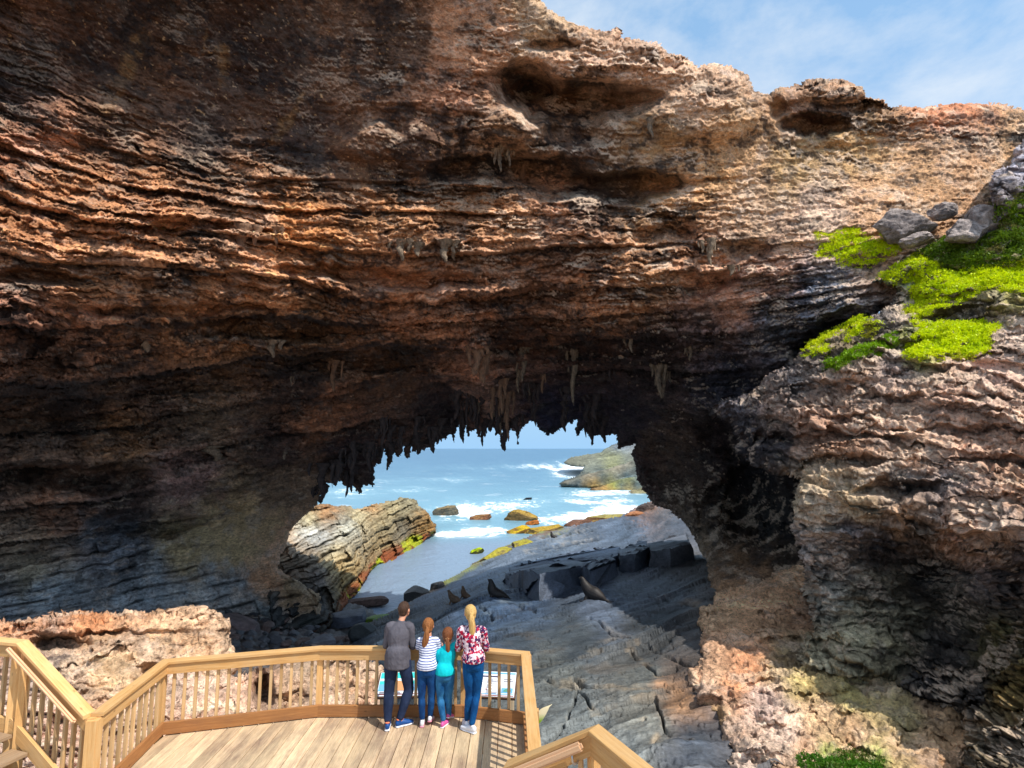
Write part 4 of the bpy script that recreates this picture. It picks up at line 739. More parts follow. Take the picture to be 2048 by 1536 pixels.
def sweep(name, pts, w, h, z0, off, mat, parent, bev=.004):
    """board following a polyline; z0 = underside above the line; off = sideways"""
    V = []; Fc = []; UV = []
    prof = [(-w/2+bev, 0), (w/2-bev, 0), (w/2, bev), (w/2, h-bev), (w/2-bev, h), (-w/2+bev, h), (-w/2, h-bev), (-w/2, bev)]
    cols = [offset_poly(pts, off + a) for a, _ in prof]
    L = [0]
    for a, b in zip(pts, pts[1:]): L.append(L[-1] + (Vector(b) - Vector(a)).length)
    per = [0]
    for k in range(8): a, b = prof[k], prof[(k + 1) % 8]; per.append(per[-1] + math.hypot(a[0] - b[0], a[1] - b[1]))
    for i in range(len(pts)):
        for k in range(8): v = cols[k][i].copy(); v.z += z0 + prof[k][1]; V.append(v)
    for i in range(len(pts) - 1):
        for k in range(8):
            k2 = (k + 1) % 8
            Fc.append((i * 8 + k, (i + 1) * 8 + k, (i + 1) * 8 + k2, i * 8 + k2)); o_ = i * 5.3
            UV.append([(L[i], per[k] + o_), (L[i + 1], per[k] + o_), (L[i + 1], per[k + 1] + o_), (L[i], per[k + 1] + o_)])
    Fc.append(tuple(range(7, -1, -1))); UV.append([(per[k] * .2, per[k]) for k in range(8)])
    e = (len(pts) - 1) * 8; Fc.append(tuple(e + k for k in range(8))); UV.append([(per[k] * .2, per[k]) for k in range(8)])
    me = build_mesh(name, V, Fc, UV, mat)
    b = bmesh.new(); b.from_mesh(me); bmesh.ops.recalc_face_normals(b, faces=b.faces); b.to_mesh(me); b.free()
    o = bpy.data.objects.new(name, me); COL.objects.link(o); place(o, Matrix.Identity(4), parent); return o

# plan of the platform (deck surface z = 0)
pE, pA, pB, pC, pD, pR = [Vector(v) for v in ((-4.98, 7.02, 0), (-5.18, 8.66, 0), (-3.06, 9.22, 0), (-.78, 9.22, 0), (.21, 8.98, 0), (.25, 5.46, 0))]
line = [pE, pA, pB, pC, pD, pR]
# deck
M_deck = None
def deck_material():
    t = NT('deck_planks'); v = t.obj()
    rnd = t.new('ShaderNodeSeparateColor'); t.link(t.attr('rnd'), rnd.inputs[0]); r, r2 = rnd.outputs[0], rnd.outputs[1]
    cb = t.new('ShaderNodeCombineXYZ'); t.link(r, cb.inputs['Z']); s = t.new('ShaderNodeVectorMath', operation='SCALE'); t.link(cb.outputs[0], s.inputs[0]); s.inputs['Scale'].default_value = 50
    ad = t.new('ShaderNodeVectorMath', operation='ADD'); t.link(v, ad.inputs[0]); t.link(s.outputs[0], ad.inputs[1])
    m1 = t.new('ShaderNodeMapping'); m1.inputs['Scale'].default_value = (30, 1.3, 1); t.link(ad.outputs[0], m1.inputs['Vector'])
    m2 = t.new('ShaderNodeMapping'); m2.inputs['Scale'].default_value = (4, .8, 1); t.link(ad.outputs[0], m2.inputs['Vector'])
    m3 = t.new('ShaderNodeMapping'); m3.inputs['Scale'].default_value = (1, 1, 1); t.link(v, m3.inputs['Vector'])
    g = t.noise(m1.outputs[0], 1.4, 8, .68, .5); b = t.noise(m2.outputs[0], 1.2, 7, .7); big = t.noise(m3.outputs[0], .8, 5, .65)
    c = t.mix(t.mapr(g, .3, .7, 0, 1), rgb((186, 152, 118)), rgb((226, 198, 164)))
    c = t.mix(t.mapr(b, .42, .62, 0, .85), c, rgb((140, 116, 100)))
    c = t.mix(t.mapr(big, .4, .62, .0, .4), c, rgb((236, 212, 170)))
    c = t.mul(c, t.mapr(r2, 0, 1, .78, 1.12))
    c = t.mul(c, t.mapr(t.noise(m1.outputs[0], 5, 3, .6), .3, .55, .75, 1.05))
    return t.set(Base_Color=c, Roughness=.8, Specular_IOR_Level=.25, Normal=t.bump(g, .5, .01))
deck = empty('timber_deck', (-2.4, 7, 0)); tag(deck, 'weathered timber viewing deck of wide planks with four visitors standing on it', 'deck')
def front_y(x, inset=0.0):
    xs = [pA.x, pB.x, pC.x, pD.x]; ys = [pA.y, pB.y, pC.y, pD.y]
    return float(np.interp(x, xs, ys)) - inset
V = []; Fc = []; RN = []
pitch, gap = .205, .009
x = .20; k = 0
while x > -8.6:
    xa, xb = x - pitch + gap, x
    xa2 = max(xa, -8.6)
    y1a, y1b = (front_y(xa2), front_y(xb)) if xa2 > -5.25 else (6.95, 6.95)
    yy0 = 2.2
    cuts = [yy0, random.uniform(4, 6.3), None]
    segs = [(yy0, cuts[1] - .004), (cuts[1] + .004, None)]
    for s0, s1 in segs:
        rr = (random.random(), random.random())
        z1 = random.uniform(-.002, .002); b0 = len(V); c = .005
        ya, yb = (s1, s1) if s1 else (y1a, y1b)
        V += [(xa2 + c, s0, z1), (xb - c, s0, z1), (xb - c, yb, z1), (xa2 + c, ya, z1), (xa2, s0, z1 - c), (xb, s0, z1 - c), (xb, yb, z1 - c), (xa2, ya, z1 - c),
              (xa2, s0, -.04), (xb, s0, -.04), (xb, yb, -.04), (xa2, ya, -.04)]
        fs = [(0, 1, 2, 3), (4, 0, 3, 7), (1, 5, 6, 2), (8, 4, 7, 11), (5, 9, 10, 6), (7, 3, 2, 6), (11, 7, 6, 10), (0, 4, 5, 1), (4, 8, 9, 5), (9, 8, 11, 10)]
        Fc += [tuple(b0 + q for q in f) for f in fs]; RN += [rr] * 12
    x -= pitch
me = build_mesh('planks', V, Fc); ca = me.color_attributes.new('rnd', 'FLOAT_COLOR', 'POINT')
for i, r_ in enumerate(RN): ca.data[i].color = (r_[0], r_[1], 0, 1)
me.materials.append(deck_material())
o = bpy.data.objects.new('planks', me); COL.objects.link(o); place(o, Matrix.Identity(4), deck)
for yy in (8.6, 7.4, 6.2, 5.0): beam('joist', (-5.0 if yy > 7 else -8, yy, -.13), (.12, yy, -.13), .07, .17, M_kick, deck)
sweep('edge_board', [pA, pB, pC, pD, pR], .045, .22, -.27, .05, M_kick, deck)
for (sx_, sy_) in ((-5.0, 8.4), (-3.0, 8.9), (-.9, 8.95), (.05, 8.7), (.05, 6.2), (-2.5, 6.2)): post('support_post', sx_, sy_, -4.5 if sx_ < -2 else -3.2, -.215, .14, M_kick, deck)

# railing round the deck. outside of the line is to the left of travel E>A>B>C>D>R
rail = empty('deck_railing', (-2.4, 9, 0)); tag(rail, 'golden pine railing with square balusters along the front and sides of the deck', 'railing')
H = 1.05
sweep('top_rail', line, .145, .042, H - .042, .0, M_wood, rail)
sweep('fascia_rail', line, .042, .145, H - .042 - .148, -.02, M_wood, rail)
sweep('kickboard', line, .042, .17, .015, -.02, M_kick, rail)
NB = 0
def balusters(a, b, h0a, h1a, parent, off=.032, sp=.155, w=.043, posts=True, skip0=.12, mat=None):
    a = Vector(a); b = Vector(b); d = (b - a); L = d.to_2d().length; n = Vector((-d.y, d.x, 0)).normalized() * off; rot = math.atan2(d.y, d.x)
    cnt = max(1, int(round((L - 2 * skip0) / sp)))
    for i in range(cnt + 1):
        t_ = (skip0 + (L - 2 * skip0) * i / cnt) / L; p = a + d * t_ + n
        jit = random.uniform(-.004, .004)
        post('baluster', p.x + jit, p.y, p.z + h0a, p.z + h1a, w, mat or M_wood2, parent, rot)
for a, b in zip(line, line[1:]): balusters(a, b, .03, H - .10, rail)
for p in offset_poly(line, .045)[0:5]: post('post', p.x, p.y, -.3, H - .045, .09, M_wood, rail, .1)
post('post', .285, 7.2, -.3, H - .045, .09, M_wood, rail, 0)
pr = offset_poly(line, .0)[-1]; post('post', pr.x + .02, pr.y - .05, -.3, H - .045, .09, M_wood, rail, 0)

# stair flight on the left with its railing
sF = Vector((-6.26, 7.37, .70)); sE = Vector((-5.06, 7.00, 0)); sG = Vector((-8.9, 7.95, .70))
srail = empty('stair_railing', (-5.6, 7.2, 0)); tag(srail, 'sloping golden pine railing beside the steps at the left edge', 'railing')
sl = [sG, sF, sE]
sweep('top_rail', sl, .145, .042, H - .042, 0, M_wood, srail)
sweep('fascia_rail', sl, .042, .145, H - .042 - .15, -.02, M_wood, srail)
sweep('stringer', sl, .05, .2, -.06, -.02, M_wood, srail)
balusters(sF, sE, .02, H - .12, srail, off=.03); balusters(sG, sF, .02, H - .12, srail, off=.03)
post('post', sF.x - .04, sF.y + .02, -.5, sF.z + H - .05, .11, M_wood, srail, .2)
post('post', sF.x + .1, sF.y - .03, -.5, sF.z + H - .12, .09, M_wood, srail, .2)
post('post', sE.x + .07, sE.y - .0, -.4, H - .06, .13, M_wood, srail, .1)
gd = (sE - sF).normalized(); gn = Vector((gd.y, -gd.x, 0)).normalized() * .10
g0 = sF + Vector((0, 0, .93)) + gn - gd * .12; g1 = sE + Vector((0, 0, .93)) + gn - gd * .1
gr_ = beam('grab_rail', g0, g1, .055, .05, M_grab, srail, bev=.018)
for q in (.15, .85):
    c0 = g0.lerp(g1, q); beam('rail_bracket', c0 + Vector((0, 0, -.03)), c0 - gn * .7 + Vector((0, 0, -.05)), .012, .03, M_kick, srail)
stairs = empty('stairs', (-5.6, 6.6, 0)); tag(stairs, 'open timber steps with weathered treads climbing out of the left edge of the deck', 'stairs')
sd2 = (sF - sE); sd2.z = 0; Lr = sd2.length; sdn = sd2.normalized(); side = Vector((sdn.y, -sdn.x, 0)) ; side = side if side.y < 0 else -side
for i in range(1, 9):
    c = sE + sdn * (.30 * i + .12) + Vector((0, 0, .163 * i))
    a0 = c + side * .06; a1 = c + side * 1.5
    beam('tread', a0, a1, .29, .042, M_step, stairs)
for s_ in (.8, 1.55):
    beam('stair_stringer', sE + side * s_ + Vector((0, 0, -.10)) + sdn * .1, sE + sdn * 2.7 + side * s_ + Vector((0, 0, 1.3)), .045, .2, M_kick, stairs)
bq = sE + side * 1.45
beam('lower_rail', sE + sdn * .85 + side * 1.25 + Vector((0, 0, .62)), sE + sdn * 3.0 + side * 1.25 + Vector((0, 0, 1.8)), .06, .05, M_grab, stairs, bev=.018)

# nearer stair railing at the bottom right
M_steel = NT('galvanised_steel').set(Base_Color=(.55, .56, .58, 1), Metallic=.9, Roughness=.35)
nr = empty('near_stair_railing', (.7, 5, 0)); tag(nr, 'nearest pine railing corner with a steel bracketed grab rail at the bottom edge', 'railing')
q0 = Vector((-.06, 5.26, .36)); q1 = Vector((.70, 5.02, .78)); q2 = Vector((1.36, 3.6, .78))
nl = [q0, q1, q2]
sweep('top_rail', nl, .15, .042, H - .042, 0, M_wood, nr)
sweep('fascia_rail', nl, .042, .17, H - .042 - .172, -.03, M_wood, nr)
balusters(q0, q1, .0, H - .12, nr, off=.02, sp=.13); balusters(q1, q2, .0, H - .12, nr, off=.02, sp=.13)
post('post', q1.x, q1.y + .03, -1.5, q1.z + H - .05, .09, M_wood, nr, .2)
hd = (q1 - q0).normalized(); hn = Vector((hd.y, -hd.x, 0)).normalized() * .12
h0 = q0 + hn + Vector((0, 0, .99)) - hd * .02; h1 = q1 + hn + Vector((0, 0, .99)) - hd * .09
beam('grab_rail', h0, h1, .06, .075, M_grab, nr, bev=.02)
def tube(name, pts, r, mat, parent, seg=8, radii=None):
    V = []; Fc = []; n = len(pts); pts = [Vector(p) for p in pts]
    for i, p in enumerate(pts):
        d = (pts[min(i + 1, n - 1)] - pts[max(i - 1, 0)]).normalized()
        a = d.orthogonal().normalized() if i == 0 else (pa - d * pa.dot(d)).normalized(); pa = a; b = d.cross(a)
        rr = radii[i] if radii else r
        for k in range(seg): th = 2 * PI * k / seg; V.append(p + (a * math.cos(th) + b * math.sin(th)) * rr)
    for i in range(n - 1):
        for k in range(seg): k2 = (k + 1) % seg; Fc.append((i * seg + k, i * seg + k2, (i + 1) * seg + k2, (i + 1) * seg + k))
    Fc.append(tuple(range(seg - 1, -1, -1))); Fc.append(tuple((n - 1) * seg + k for k in range(seg)))
    me = build_mesh(name, V, Fc, None, mat, True); o = bpy.data.objects.new(name, me); COL.objects.link(o); place(o, Matrix.Identity(4), parent); return o
bp = h1 - hd * .1 + Vector((0, 0, -.035))
tube('rail_bracket', [bp, bp + Vector((.004, 0, -.06)), bp + Vector((.02, .01, -.085)), bp + Vector((.05, .04, -.085)), bp - hn * .9 + Vector((.04, 0, -.07)), bp - hn * .9 + Vector((.04, 0, -.03))], .009, M_steel, nr)

# ------------------------------------------------------------------ two information lecterns outside the railing
def flat(name, pal, spec=.4):
    return NT(name).set(Base_Color=rgb(pal), Roughness=.45, Specular_IOR_Level=spec)
M_pw = flat('panel_white', (232, 236, 244)); M_pt = flat('panel_turquoise', (60, 196, 196)); M_po = flat('panel_orange', (214, 150, 104)); M_pb = flat('panel_blue', (110, 175, 225))
M_pk = flat('panel_ink', (70, 66, 92)); M_pr = flat('panel_red', (150, 60, 60)); M_pg = flat('panel_green', (90, 150, 130)); M_leg = wood_mat('lectern_leg', (214, 190, 156), (232, 212, 180), grayk=.2); M_trim = flat('panel_frame', (96, 66, 48))
def lectern(label, cx, cy, z, w, d, kind, rz=0.0):
    root = empty('information_board', (cx, cy, z)); tag(root, label, 'sign')
    M = Matrix.Translation((cx, cy, z)) @ Matrix.Rotation(rz, 4, 'Z') @ Matrix.Rotation(math.radians(24), 4, 'X')
    def add(nm, x0, x1, y0, y1, z0, z1, mat, bev=.003):
        me = box_mesh(nm, x1 - x0, y1 - y0, z1 - z0, mat, bev if z1 - z0 > .01 else 0)
        o = bpy.data.objects.new(nm, me); COL.objects.link(o); place(o, M @ Matrix.Translation(((x0 + x1) / 2, (y0 + y1) / 2, (z0 + z1) / 2)), root); return o
    add('backing', -w/2 - .02, w/2 + .02, -d/2 - .02, d/2 + .02, -.04, 0, M_trim)
    add('panel', -w/2, w/2, -d/2, d/2, .001, .008, M_pw)
    V = []; Fc = []; mats = [M_pt, M_po, M_pb, M_pk, M_pr, M_pg, M_pw]; MI = []
    def q(x0, y0, x1, y1, mi, lv=0):
        b = len(V); zz = .0105 + lv * .002; V.extend([(x0, y0, zz), (x1, y0, zz), (x1, y1, zz), (x0, y1, zz)]); Fc.append((b, b + 1, b + 2, b + 3)); MI.append(mi)
    def pg(pts, mi, lv): b = len(V); V.extend([(a, c, .0105 + lv * .002) for a, c in pts]); Fc.append(tuple(range(b, b + len(pts)))); MI.append(mi)
    rd = random.Random(5)
    if kind == 0:
        q(-w/2 + .01, -d * .3, w/2 - .01, d * .48, 0); q(-w/2 + .01, d * .12, w/2 - .01, d * .22, 6, 1); q(-w/2 + .01, -d * .3, w/2 - .01, -d * .02, 2, 1)
        pg([(-w*.34, -d*.3)] + [(-w*.34 + w*.6*t/10, -d*.3 + d*.42*math.sin(PI*t/10)) for t in range(1, 10)] + [(w*.26, -d*.3)], 1, 2)
        q(-w/2 + .01, -d * .46, w/2 - .01, -d * .43, 4, 1)
        for i in range(5): q(-w*.45, -d*.33 - i*.014, -w*.45 + w*rd.uniform(.3, .55), -d*.33 - i*.014 - .006, 3, 1)
    else:
        q(-w * .3, d * .26, w * .12, d * .32, 3)
        for c in range(2):
            for i in range(17):
                x0 = -w * .44 + c * w * .33; y = d * .2 - i * .021; L = rd.uniform(.3, .95) * w * .26
                q(x0 + (0 if i % 5 else .05), y, x0 + L, y - .009, 3)
        for i in range(3): q(-w*.4 + i*.11, -d*.05 - i*.05, -w*.36 + i*.11, -d*.02 - i*.05, 4, 1)
        q(w*.22, -d*.36, w*.46, -d*.16, 2, 1); pg([(w*.24, -d*.3), (w*.3, -d*.2), (w*.38, -d*.18), (w*.44, -d*.27), (w*.4, -d*.33)], 5, 2); q(w*.24, d*.12, w*.45, d*.1, 3, 1); q(w*.24, d*.2, w*.42, d*.18, 3, 1)
        q(-w/2 + .01, d * .4, w/2 - .01, d * .46, 2, 1); q(-w/2 + .01, -d * .42, w/2 - .01, -d * .395, 2, 1); q(-w/2+.01, -d*.48, w/2-.01, -d*.455, 4, 1)
    me = build_mesh('printed_panel', V, Fc)
    for m_ in mats: me.materials.append(m_)
    me.polygons.foreach_set('material_index', MI)
    o = bpy.data.objects.new('print', me); COL.objects.link(o); place(o, M, root)
    c, s = math.cos(rz), math.sin(rz)
    for sx_ in (-1, 1):
        lx, ly = sx_ * (w/2 - .07), .02
        post('leg', cx + c * lx - s * ly, cy + s * lx + c * ly, -1.9, z - .05, .09, M_leg, root, rz)
a_ = at_y(800, 1368, 10.05); lectern('tilted information board with turquoise and orange artwork behind the dark jeans', a_.x, a_.y, a_.z, .72, .5, 0, .06)
a_ = at_y(984, 1368, 9.95); lectern('tilted white information board with small dark print right of the woman', a_.x, a_.y, a_.z, .80, .52, 1, -.10)
# ------------------------------------------------------------------ organic bodies
def sph(bm_, c, r, sub=2, M=None):
    rr = (r, r, r) if isinstance(r, (int, float)) else r
    mt = Matrix.Translation(c) @ (M or Matrix.Identity(4)) @ Matrix.Diagonal((rr[0], rr[1], rr[2], 1))
    bmesh.ops.create_icosphere(bm_, subdivisions=sub, radius=1, matrix=mt)
def catmull(pts, n=6):
    P = [Vector(p) for p in pts]; out = []
    for i in range(len(P) - 1):
        a = P[max(i - 1, 0)]; b = P[i]; c = P[i + 1]; d = P[min(i + 2, len(P) - 1)]
        for k in range(n):
            t = k / n
            out.append(.5 * ((2 * b) + (c - a) * t + (2 * a - 5 * b + 4 * c - d) * t * t + (3 * b - a - 3 * c + d) * t ** 3))
    out.append(P[-1]); return out
def loft(bm_, pts, radii, seg=14, n=5, side=None, flat0=False):
    """tapered tube; radii entries r or (across, fore-aft); rounded ends"""
    R = [(r, r) if isinstance(r, (int, float)) else r for r in radii]
    path = catmull(pts, n); rp = catmull([(a, b, 0) for a, b in R], n)
    d0 = (path[1] - path[0]).normalized(); d1 = (path[-1] - path[-2]).normalized()
    P = [path[0] - d0 * min(rp[0].x, rp[0].y) * q for q in ((.06, .03) if flat0 else (.8, .45))] + path + [path[-1] + d1 * min(rp[-1].x, rp[-1].y) * q for q in (.45, .8)]
    Rr = [rp[0] * (.9 if flat0 else .55), rp[0] * (.98 if flat0 else .88)] + rp + [rp[-1] * .88, rp[-1] * .55]
    rings = []; a = None
    for i, p in enumerate(P):
        d = (P[min(i + 1, len(P) - 1)] - P[max(i - 1, 0)]).normalized()
        if side is not None: a = (Vector(side) - d * Vector(side).dot(d)).normalized()
        else: a = d.orthogonal().normalized() if a is None else (a - d * a.dot(d)).normalized()
        b = d.cross(a)
        rings.append([bm_.verts.new(p + a * math.cos(2 * PI * k / seg) * Rr[i].x + b * math.sin(2 * PI * k / seg) * Rr[i].y) for k in range(seg)])
    for u, v in zip(rings, rings[1:]):
        for k in range(seg): bm_.faces.new((u[k], u[(k + 1) % seg], v[(k + 1) % seg], v[k]))
    bm_.faces.new(rings[0][::-1]); bm_.faces.new(rings[-1])
def fuse(name, bm_, voxel, smooth=4, mat=None, wr=None):
    bmesh.ops.recalc_face_normals(bm_, faces=bm_.faces)
    me = bpy.data.meshes.new('t'); bm_.to_mesh(me); bm_.free()
    o = bpy.data.objects.new('t', me); COL.objects.link(o)
    m = o.modifiers.new('r', 'REMESH'); m.mode = 'VOXEL'; m.voxel_size = voxel; m.use_smooth_shade = True
    s = o.modifiers.new('s', 'SMOOTH'); s.factor = .5; s.iterations = smooth
    dg = bpy.context.evaluated_depsgraph_get(); out = bpy.data.meshes.new_from_object(o.evaluated_get(dg)); out.name = name
    bpy.data.objects.remove(o); out.materials.clear()
    if wr:
        n = len(out.vertices); co = np.empty(n * 3, np.float32); out.vertices.foreach_get('co', co); co = co.reshape(-1, 3)
        nn = np.empty(n * 3, np.float32); out.vertices.foreach_get('normal', nn); nn = nn.reshape(-1, 3)
        co = co + nn * wr(co)[:, None]; out.vertices.foreach_set('co', co.astype(np.float32).ravel()); out.update()
    if mat: out.materials.append(mat)
    out.polygons.foreach_set('use_smooth', [True] * len(out.polygons))
    return out
def fabric(name, build):
    t = NT(name); c = build(t); v = t.obj()
    h = t.noise(t.obj((1, 1, .6)), 9, 4, .55); w = t.noise(v, 180, 2, .5)
    nb = t.bump(h, .35, .03); nb = t.bump(w, .2, .002, nb)
    return t.set(Base_Color=c, Roughness=.85, Specular_IOR_Level=.15, Normal=nb)
def plain(a, b, sc=4):
    return lambda t: t.mix(t.mapr(t.noise(t.obj(), sc, 5, .6), .35, .65, 0, 1), rgb(a), rgb(b))
def denim(a, b):
    def f(t):
        n = t.noise(t.obj((1, 1, .5)), 5, 6, .65)
        return t.mix(t.mapr(n, .35, .68, 0, 1), rgb(a), rgb(b))
    return f
def stripes(t):
    s = t.new('ShaderNodeSeparateXYZ'); t.link(t.obj(), s.inputs[0])
    z = t.math('ADD', t.math('MULTIPLY', s.outputs['Z'], 1 / .034), t.math('MULTIPLY', t.noise(t.obj(), 5, 3, .5), .6))
    f = t.math('FRACT', z, 0)
    k = t.mapr(f, .58, .68, 0, 1)
    return t.mix(k, rgb((226, 230, 244)), rgb((74, 88, 150)))
def floral(t):
    vo = t.new('ShaderNodeTexVoronoi'); vo.inputs['Scale'].default_value = 30; t.link(t.obj(), vo.inputs['Vector'])
    s = t.new('ShaderNodeSeparateColor'); t.link(vo.outputs['Color'], s.inputs[0])
    n = t.noise(t.obj(), 24, 4, .6)
    c = t.mix(t.mapr(s.outputs[0], .4, .45, 0, 1), rgb((222, 196, 206)), rgb((176, 28, 62)))
    c = t.mix(t.mapr(s.outputs[1], .68, .72, 0, 1), c, rgb((70, 34, 78)))
    return t.mix(t.mapr(n, .56, .6, 0, 1), c, rgb((236, 220, 226)))
def hair_mat(name, a, b):
    t = NT(name); n = t.noise(t.obj((60, 60, 3)), 1.5, 5, .6, .5)
    return t.set(Base_Color=t.mix(t.mapr(n, .3, .7, 0, 1), rgb(a), rgb(b)), Roughness=.62, Specular_IOR_Level=.25, Normal=t.bump(n, .9, .02))
_sk = NT('skin'); M_skin = _sk.set(Base_Color=_sk.mix(_sk.mapr(_sk.noise(_sk.obj(), 14, 3, .5), .3, .7, 0, 1), rgb((196, 134, 106)), rgb((222, 164, 134))), Roughness=.5, Subsurface_Weight=.15, Subsurface_Radius=(.02, .008, .004))
M_white = flat('white_rubber', (226, 226, 232)); M_eye = flat('eye', (24, 20, 20))

def wrinkle(a=.008, sc=9.0, st=(1, 1, .7)):
    return lambda co: (fbm(co, sc, 3, 3, st=st, ridge=True) * a).astype(np.float32)
def hand(bm_, w, fdir, up, out, s=1.0):
    """w wrist; fdir along the fingers; out = thumb side"""
    f = Vector(fdir).normalized(); u = Vector(up).normalized(); o_ = Vector(out).normalized(); w = Vector(w)
    loft(bm_, [w, w + f * .045 * s, w + f * .085 * s], [(.028 * s, .018 * s), (.040 * s, .016 * s), (.040 * s, .013 * s)], side=o_, n=3, seg=10)
    for i, (ln, q) in enumerate(((.072, .030), (.080, .010), (.075, -.011), (.060, -.031))):
        b = w + f * .085 * s + o_ * q * s
        loft(bm_, [b, b + f * ln * .45 * s - u * .006 * s, b + f * ln * .8 * s - u * .022 * s, b + f * ln * .95 * s - u * .036 * s], [.0095 * s, .009 * s, .0085 * s, .007 * s], seg=8, n=2)
    b = w + f * .03 * s + o_ * .03 * s
    loft(bm_, [b, b + f * .03 * s + o_ * .025 * s - u * .006 * s, b + f * .058 * s + o_ * .03 * s - u * .014 * s], [.012 * s, .0105 * s, .008 * s], seg=8, n=2)

def person(loc, rz, S, sk, mats, label, spec):
    """S = scale of the height (1 = 1.78 m adult); sk = dict of joint positions (local, feet at z=0, facing +y)"""
    g = lambda k: Vector(sk[k])
    cap = spec.get('w', 1.0)                 # girth
    # --- body
    b = bmesh.new()
    pel, chest, neck, head = g('pelvis'), g('chest'), g('neck'), g('head')
    fd = Matrix.Rotation(spec.get('head_rz', 0), 4, 'Z') @ Matrix.Rotation(spec.get('head_tilt', .12), 4, 'X')
    hr = spec.get('hr', .098)
    sph(b, head + Vector((0, 0, .015)), (hr * .80, hr * .98, hr * 1.05), 3, fd)
    sph(b, head + fd @ Vector((0, hr * .35, -hr * .55)), (hr * .62, hr * .62, hr * .62), 3, fd)
    sph(b, head + fd @ Vector((0, hr * 1.0, -hr * .15)), (hr * .14, hr * .2, hr * .26), 2, fd)      # nose
    sph(b, head + fd @ Vector((0, hr * .88, -hr * .55)), (hr * .3, hr * .14, hr * .1), 2, fd)       # lips
    for s in (-1, 1): sph(b, head + fd @ Vector((s * hr * .84, 0, -hr * .08)), (hr * .10, hr * .22, hr * .32), 2, fd)   # ears
    loft(b, [neck - Vector((0, .01, .08)), neck, head + Vector((0, -.01, -.06))], [.062 * cap, .052 * cap, .052 * cap])
    loft(b, [pel, (pel + chest) / 2, chest, neck - Vector((0, 0, .07))], [(.14 * cap * S, .10 * S), (.115 * cap * S, .085 * S), (.15 * cap * S, .10 * S), (.10 * cap * S, .07 * S)], side=(1, 0, 0))
    for s in ('l', 'r'):
        sh, el, wr = g('sh' + s), g('el' + s), g('wr' + s)
        loft(b, [sh, el, wr], [.040 * cap * S, .032 * cap * S, .024 * S])
        q = 1 if s == 'l' else -1
        hand(b, wr, wr - el + Vector((q * .05, .1, -.02)), (0, 0, 1), (q, .2, 0), .95 * S if S > .8 else S)
        loft(b, [g('hip' + s), g('kn' + s), g('an' + s)], [.075 * cap * S, .05 * cap * S, .036 * S])
    me = fuse('person', b, .0065, 2, M_skin)
    root = bpy.data.objects.new('person', me); COL.objects.link(root); root.location = loc; root.rotation_euler = (0, 0, rz); tag(root, label, 'person')
    def child(nm, bm_, vx, sm, mat, wr=None, solid=None):
        o = bpy.data.objects.new(nm, fuse(nm, bm_, vx, sm, mat, wr)); COL.objects.link(o); o.parent = root; return o
    # --- trousers
    b = bmesh.new()
    hw = (g('hipr') - g('hipl')).length
    loft(b, [pel + Vector((0, 0, .12 * S)), pel + Vector((0, -.005, .04 * S)), pel + Vector((0, -.01, -.03 * S))], [(.158 * cap * S, .110 * S), (.178 * cap * S, .122 * S), (.172 * cap * S, .118 * S)], side=(1, 0, 0))
    for s in ('l', 'r'):
        hp, kn, an = g('hip' + s), g('kn' + s), g('an' + s)
        th = spec.get('thigh', 1); cf = spec.get('calf', 1)
        loft(b, [hp + Vector((0, -.005, .02)), hp.lerp(kn, .45), kn, kn.lerp(an, .3) + Vector((0, -.018 * S, 0)), an + Vector((0, 0, .05 * S))], [.098 * S * cap * th, .090 * S * cap * th, .068 * S * cap * cf, .066 * S * cap * cf, .047 * S * cf])
        sph(b, hp * 1.0 + Vector((-.02 * S if s == 'r' else .02 * S, -.032 * S, -.01)), (.086 * S * cap, .084 * S * spec.get('seat', 1), .09 * S), 2)
    child('jeans', b, .008, 3, mats['jeans'], wrinkle(.006 * S, 12))
    # --- top
    b = bmesh.new()
    hem = spec.get('hem', .02)
    bk = spec.get('belly', 1.0)
    loft(b, [pel + Vector((0, 0, hem)), pel + Vector((0, 0, .10 * S)), (pel + chest) / 2 + Vector((0, 0, .02)), chest, chest.lerp(neck, .55), neck + Vector((0, -.005, -.035))],
         [(.192 * cap * S * bk, .158 * S * bk), (.184 * cap * S * bk, .145 * S * bk), (.150 * cap * S * bk, .112 * S), (.166 * cap * S, .122 * S), (.142 * cap * S, .10 * S), (.070 * cap, .064)], side=(1, 0, 0), flat0=True)
    for s in ('l', 'r'):
        sh, el, wr = g('sh' + s), g('el' + s), g('wr' + s)
        loft(b, [neck.lerp(sh, .35) + Vector((0, 0, -.05 * S)), sh, sh.lerp(el, .5), el, el.lerp(wr, .85)], [.06 * S * cap, .063 * S * cap, .054 * S * cap, .048 * S * cap, .036 * S * cap], n=4)
    child('shirt', b, .0085, 4, mats['shirt'], wrinkle(spec.get('wr', .007) * S, 10))
    # --- shoes
    for s in ('l', 'r'):
        an = g('an' + s); a = spec.get('foot' + s, 0); pit = spec.get('heel' + s, 0)
        M = Matrix.Translation((an.x, an.y, 0)) @ Matrix.Rotation(a, 4, 'Z')
        f = lambda x, y, z: M @ Vector((x * S, y * S, z * S + pit * max(0, (.2 - y) / .26) * S))
        b = bmesh.new(); loft(b, [f(0, -.045, .06), f(0, .03, .062), f(0, .12, .045), f(0, .19, .036)], [(.036 * S, .048 * S), (.042 * S, .046 * S), (.046 * S, .034 * S), (.036 * S, .024 * S)], side=(M.to_3x3() @ Vector((1, 0, 0))))
        sph(b, f(0, -.01, .10), (.036 * S, .045 * S, .035 * S), 2)
        so = child('shoe', b, .006, 2, mats['shoe'])
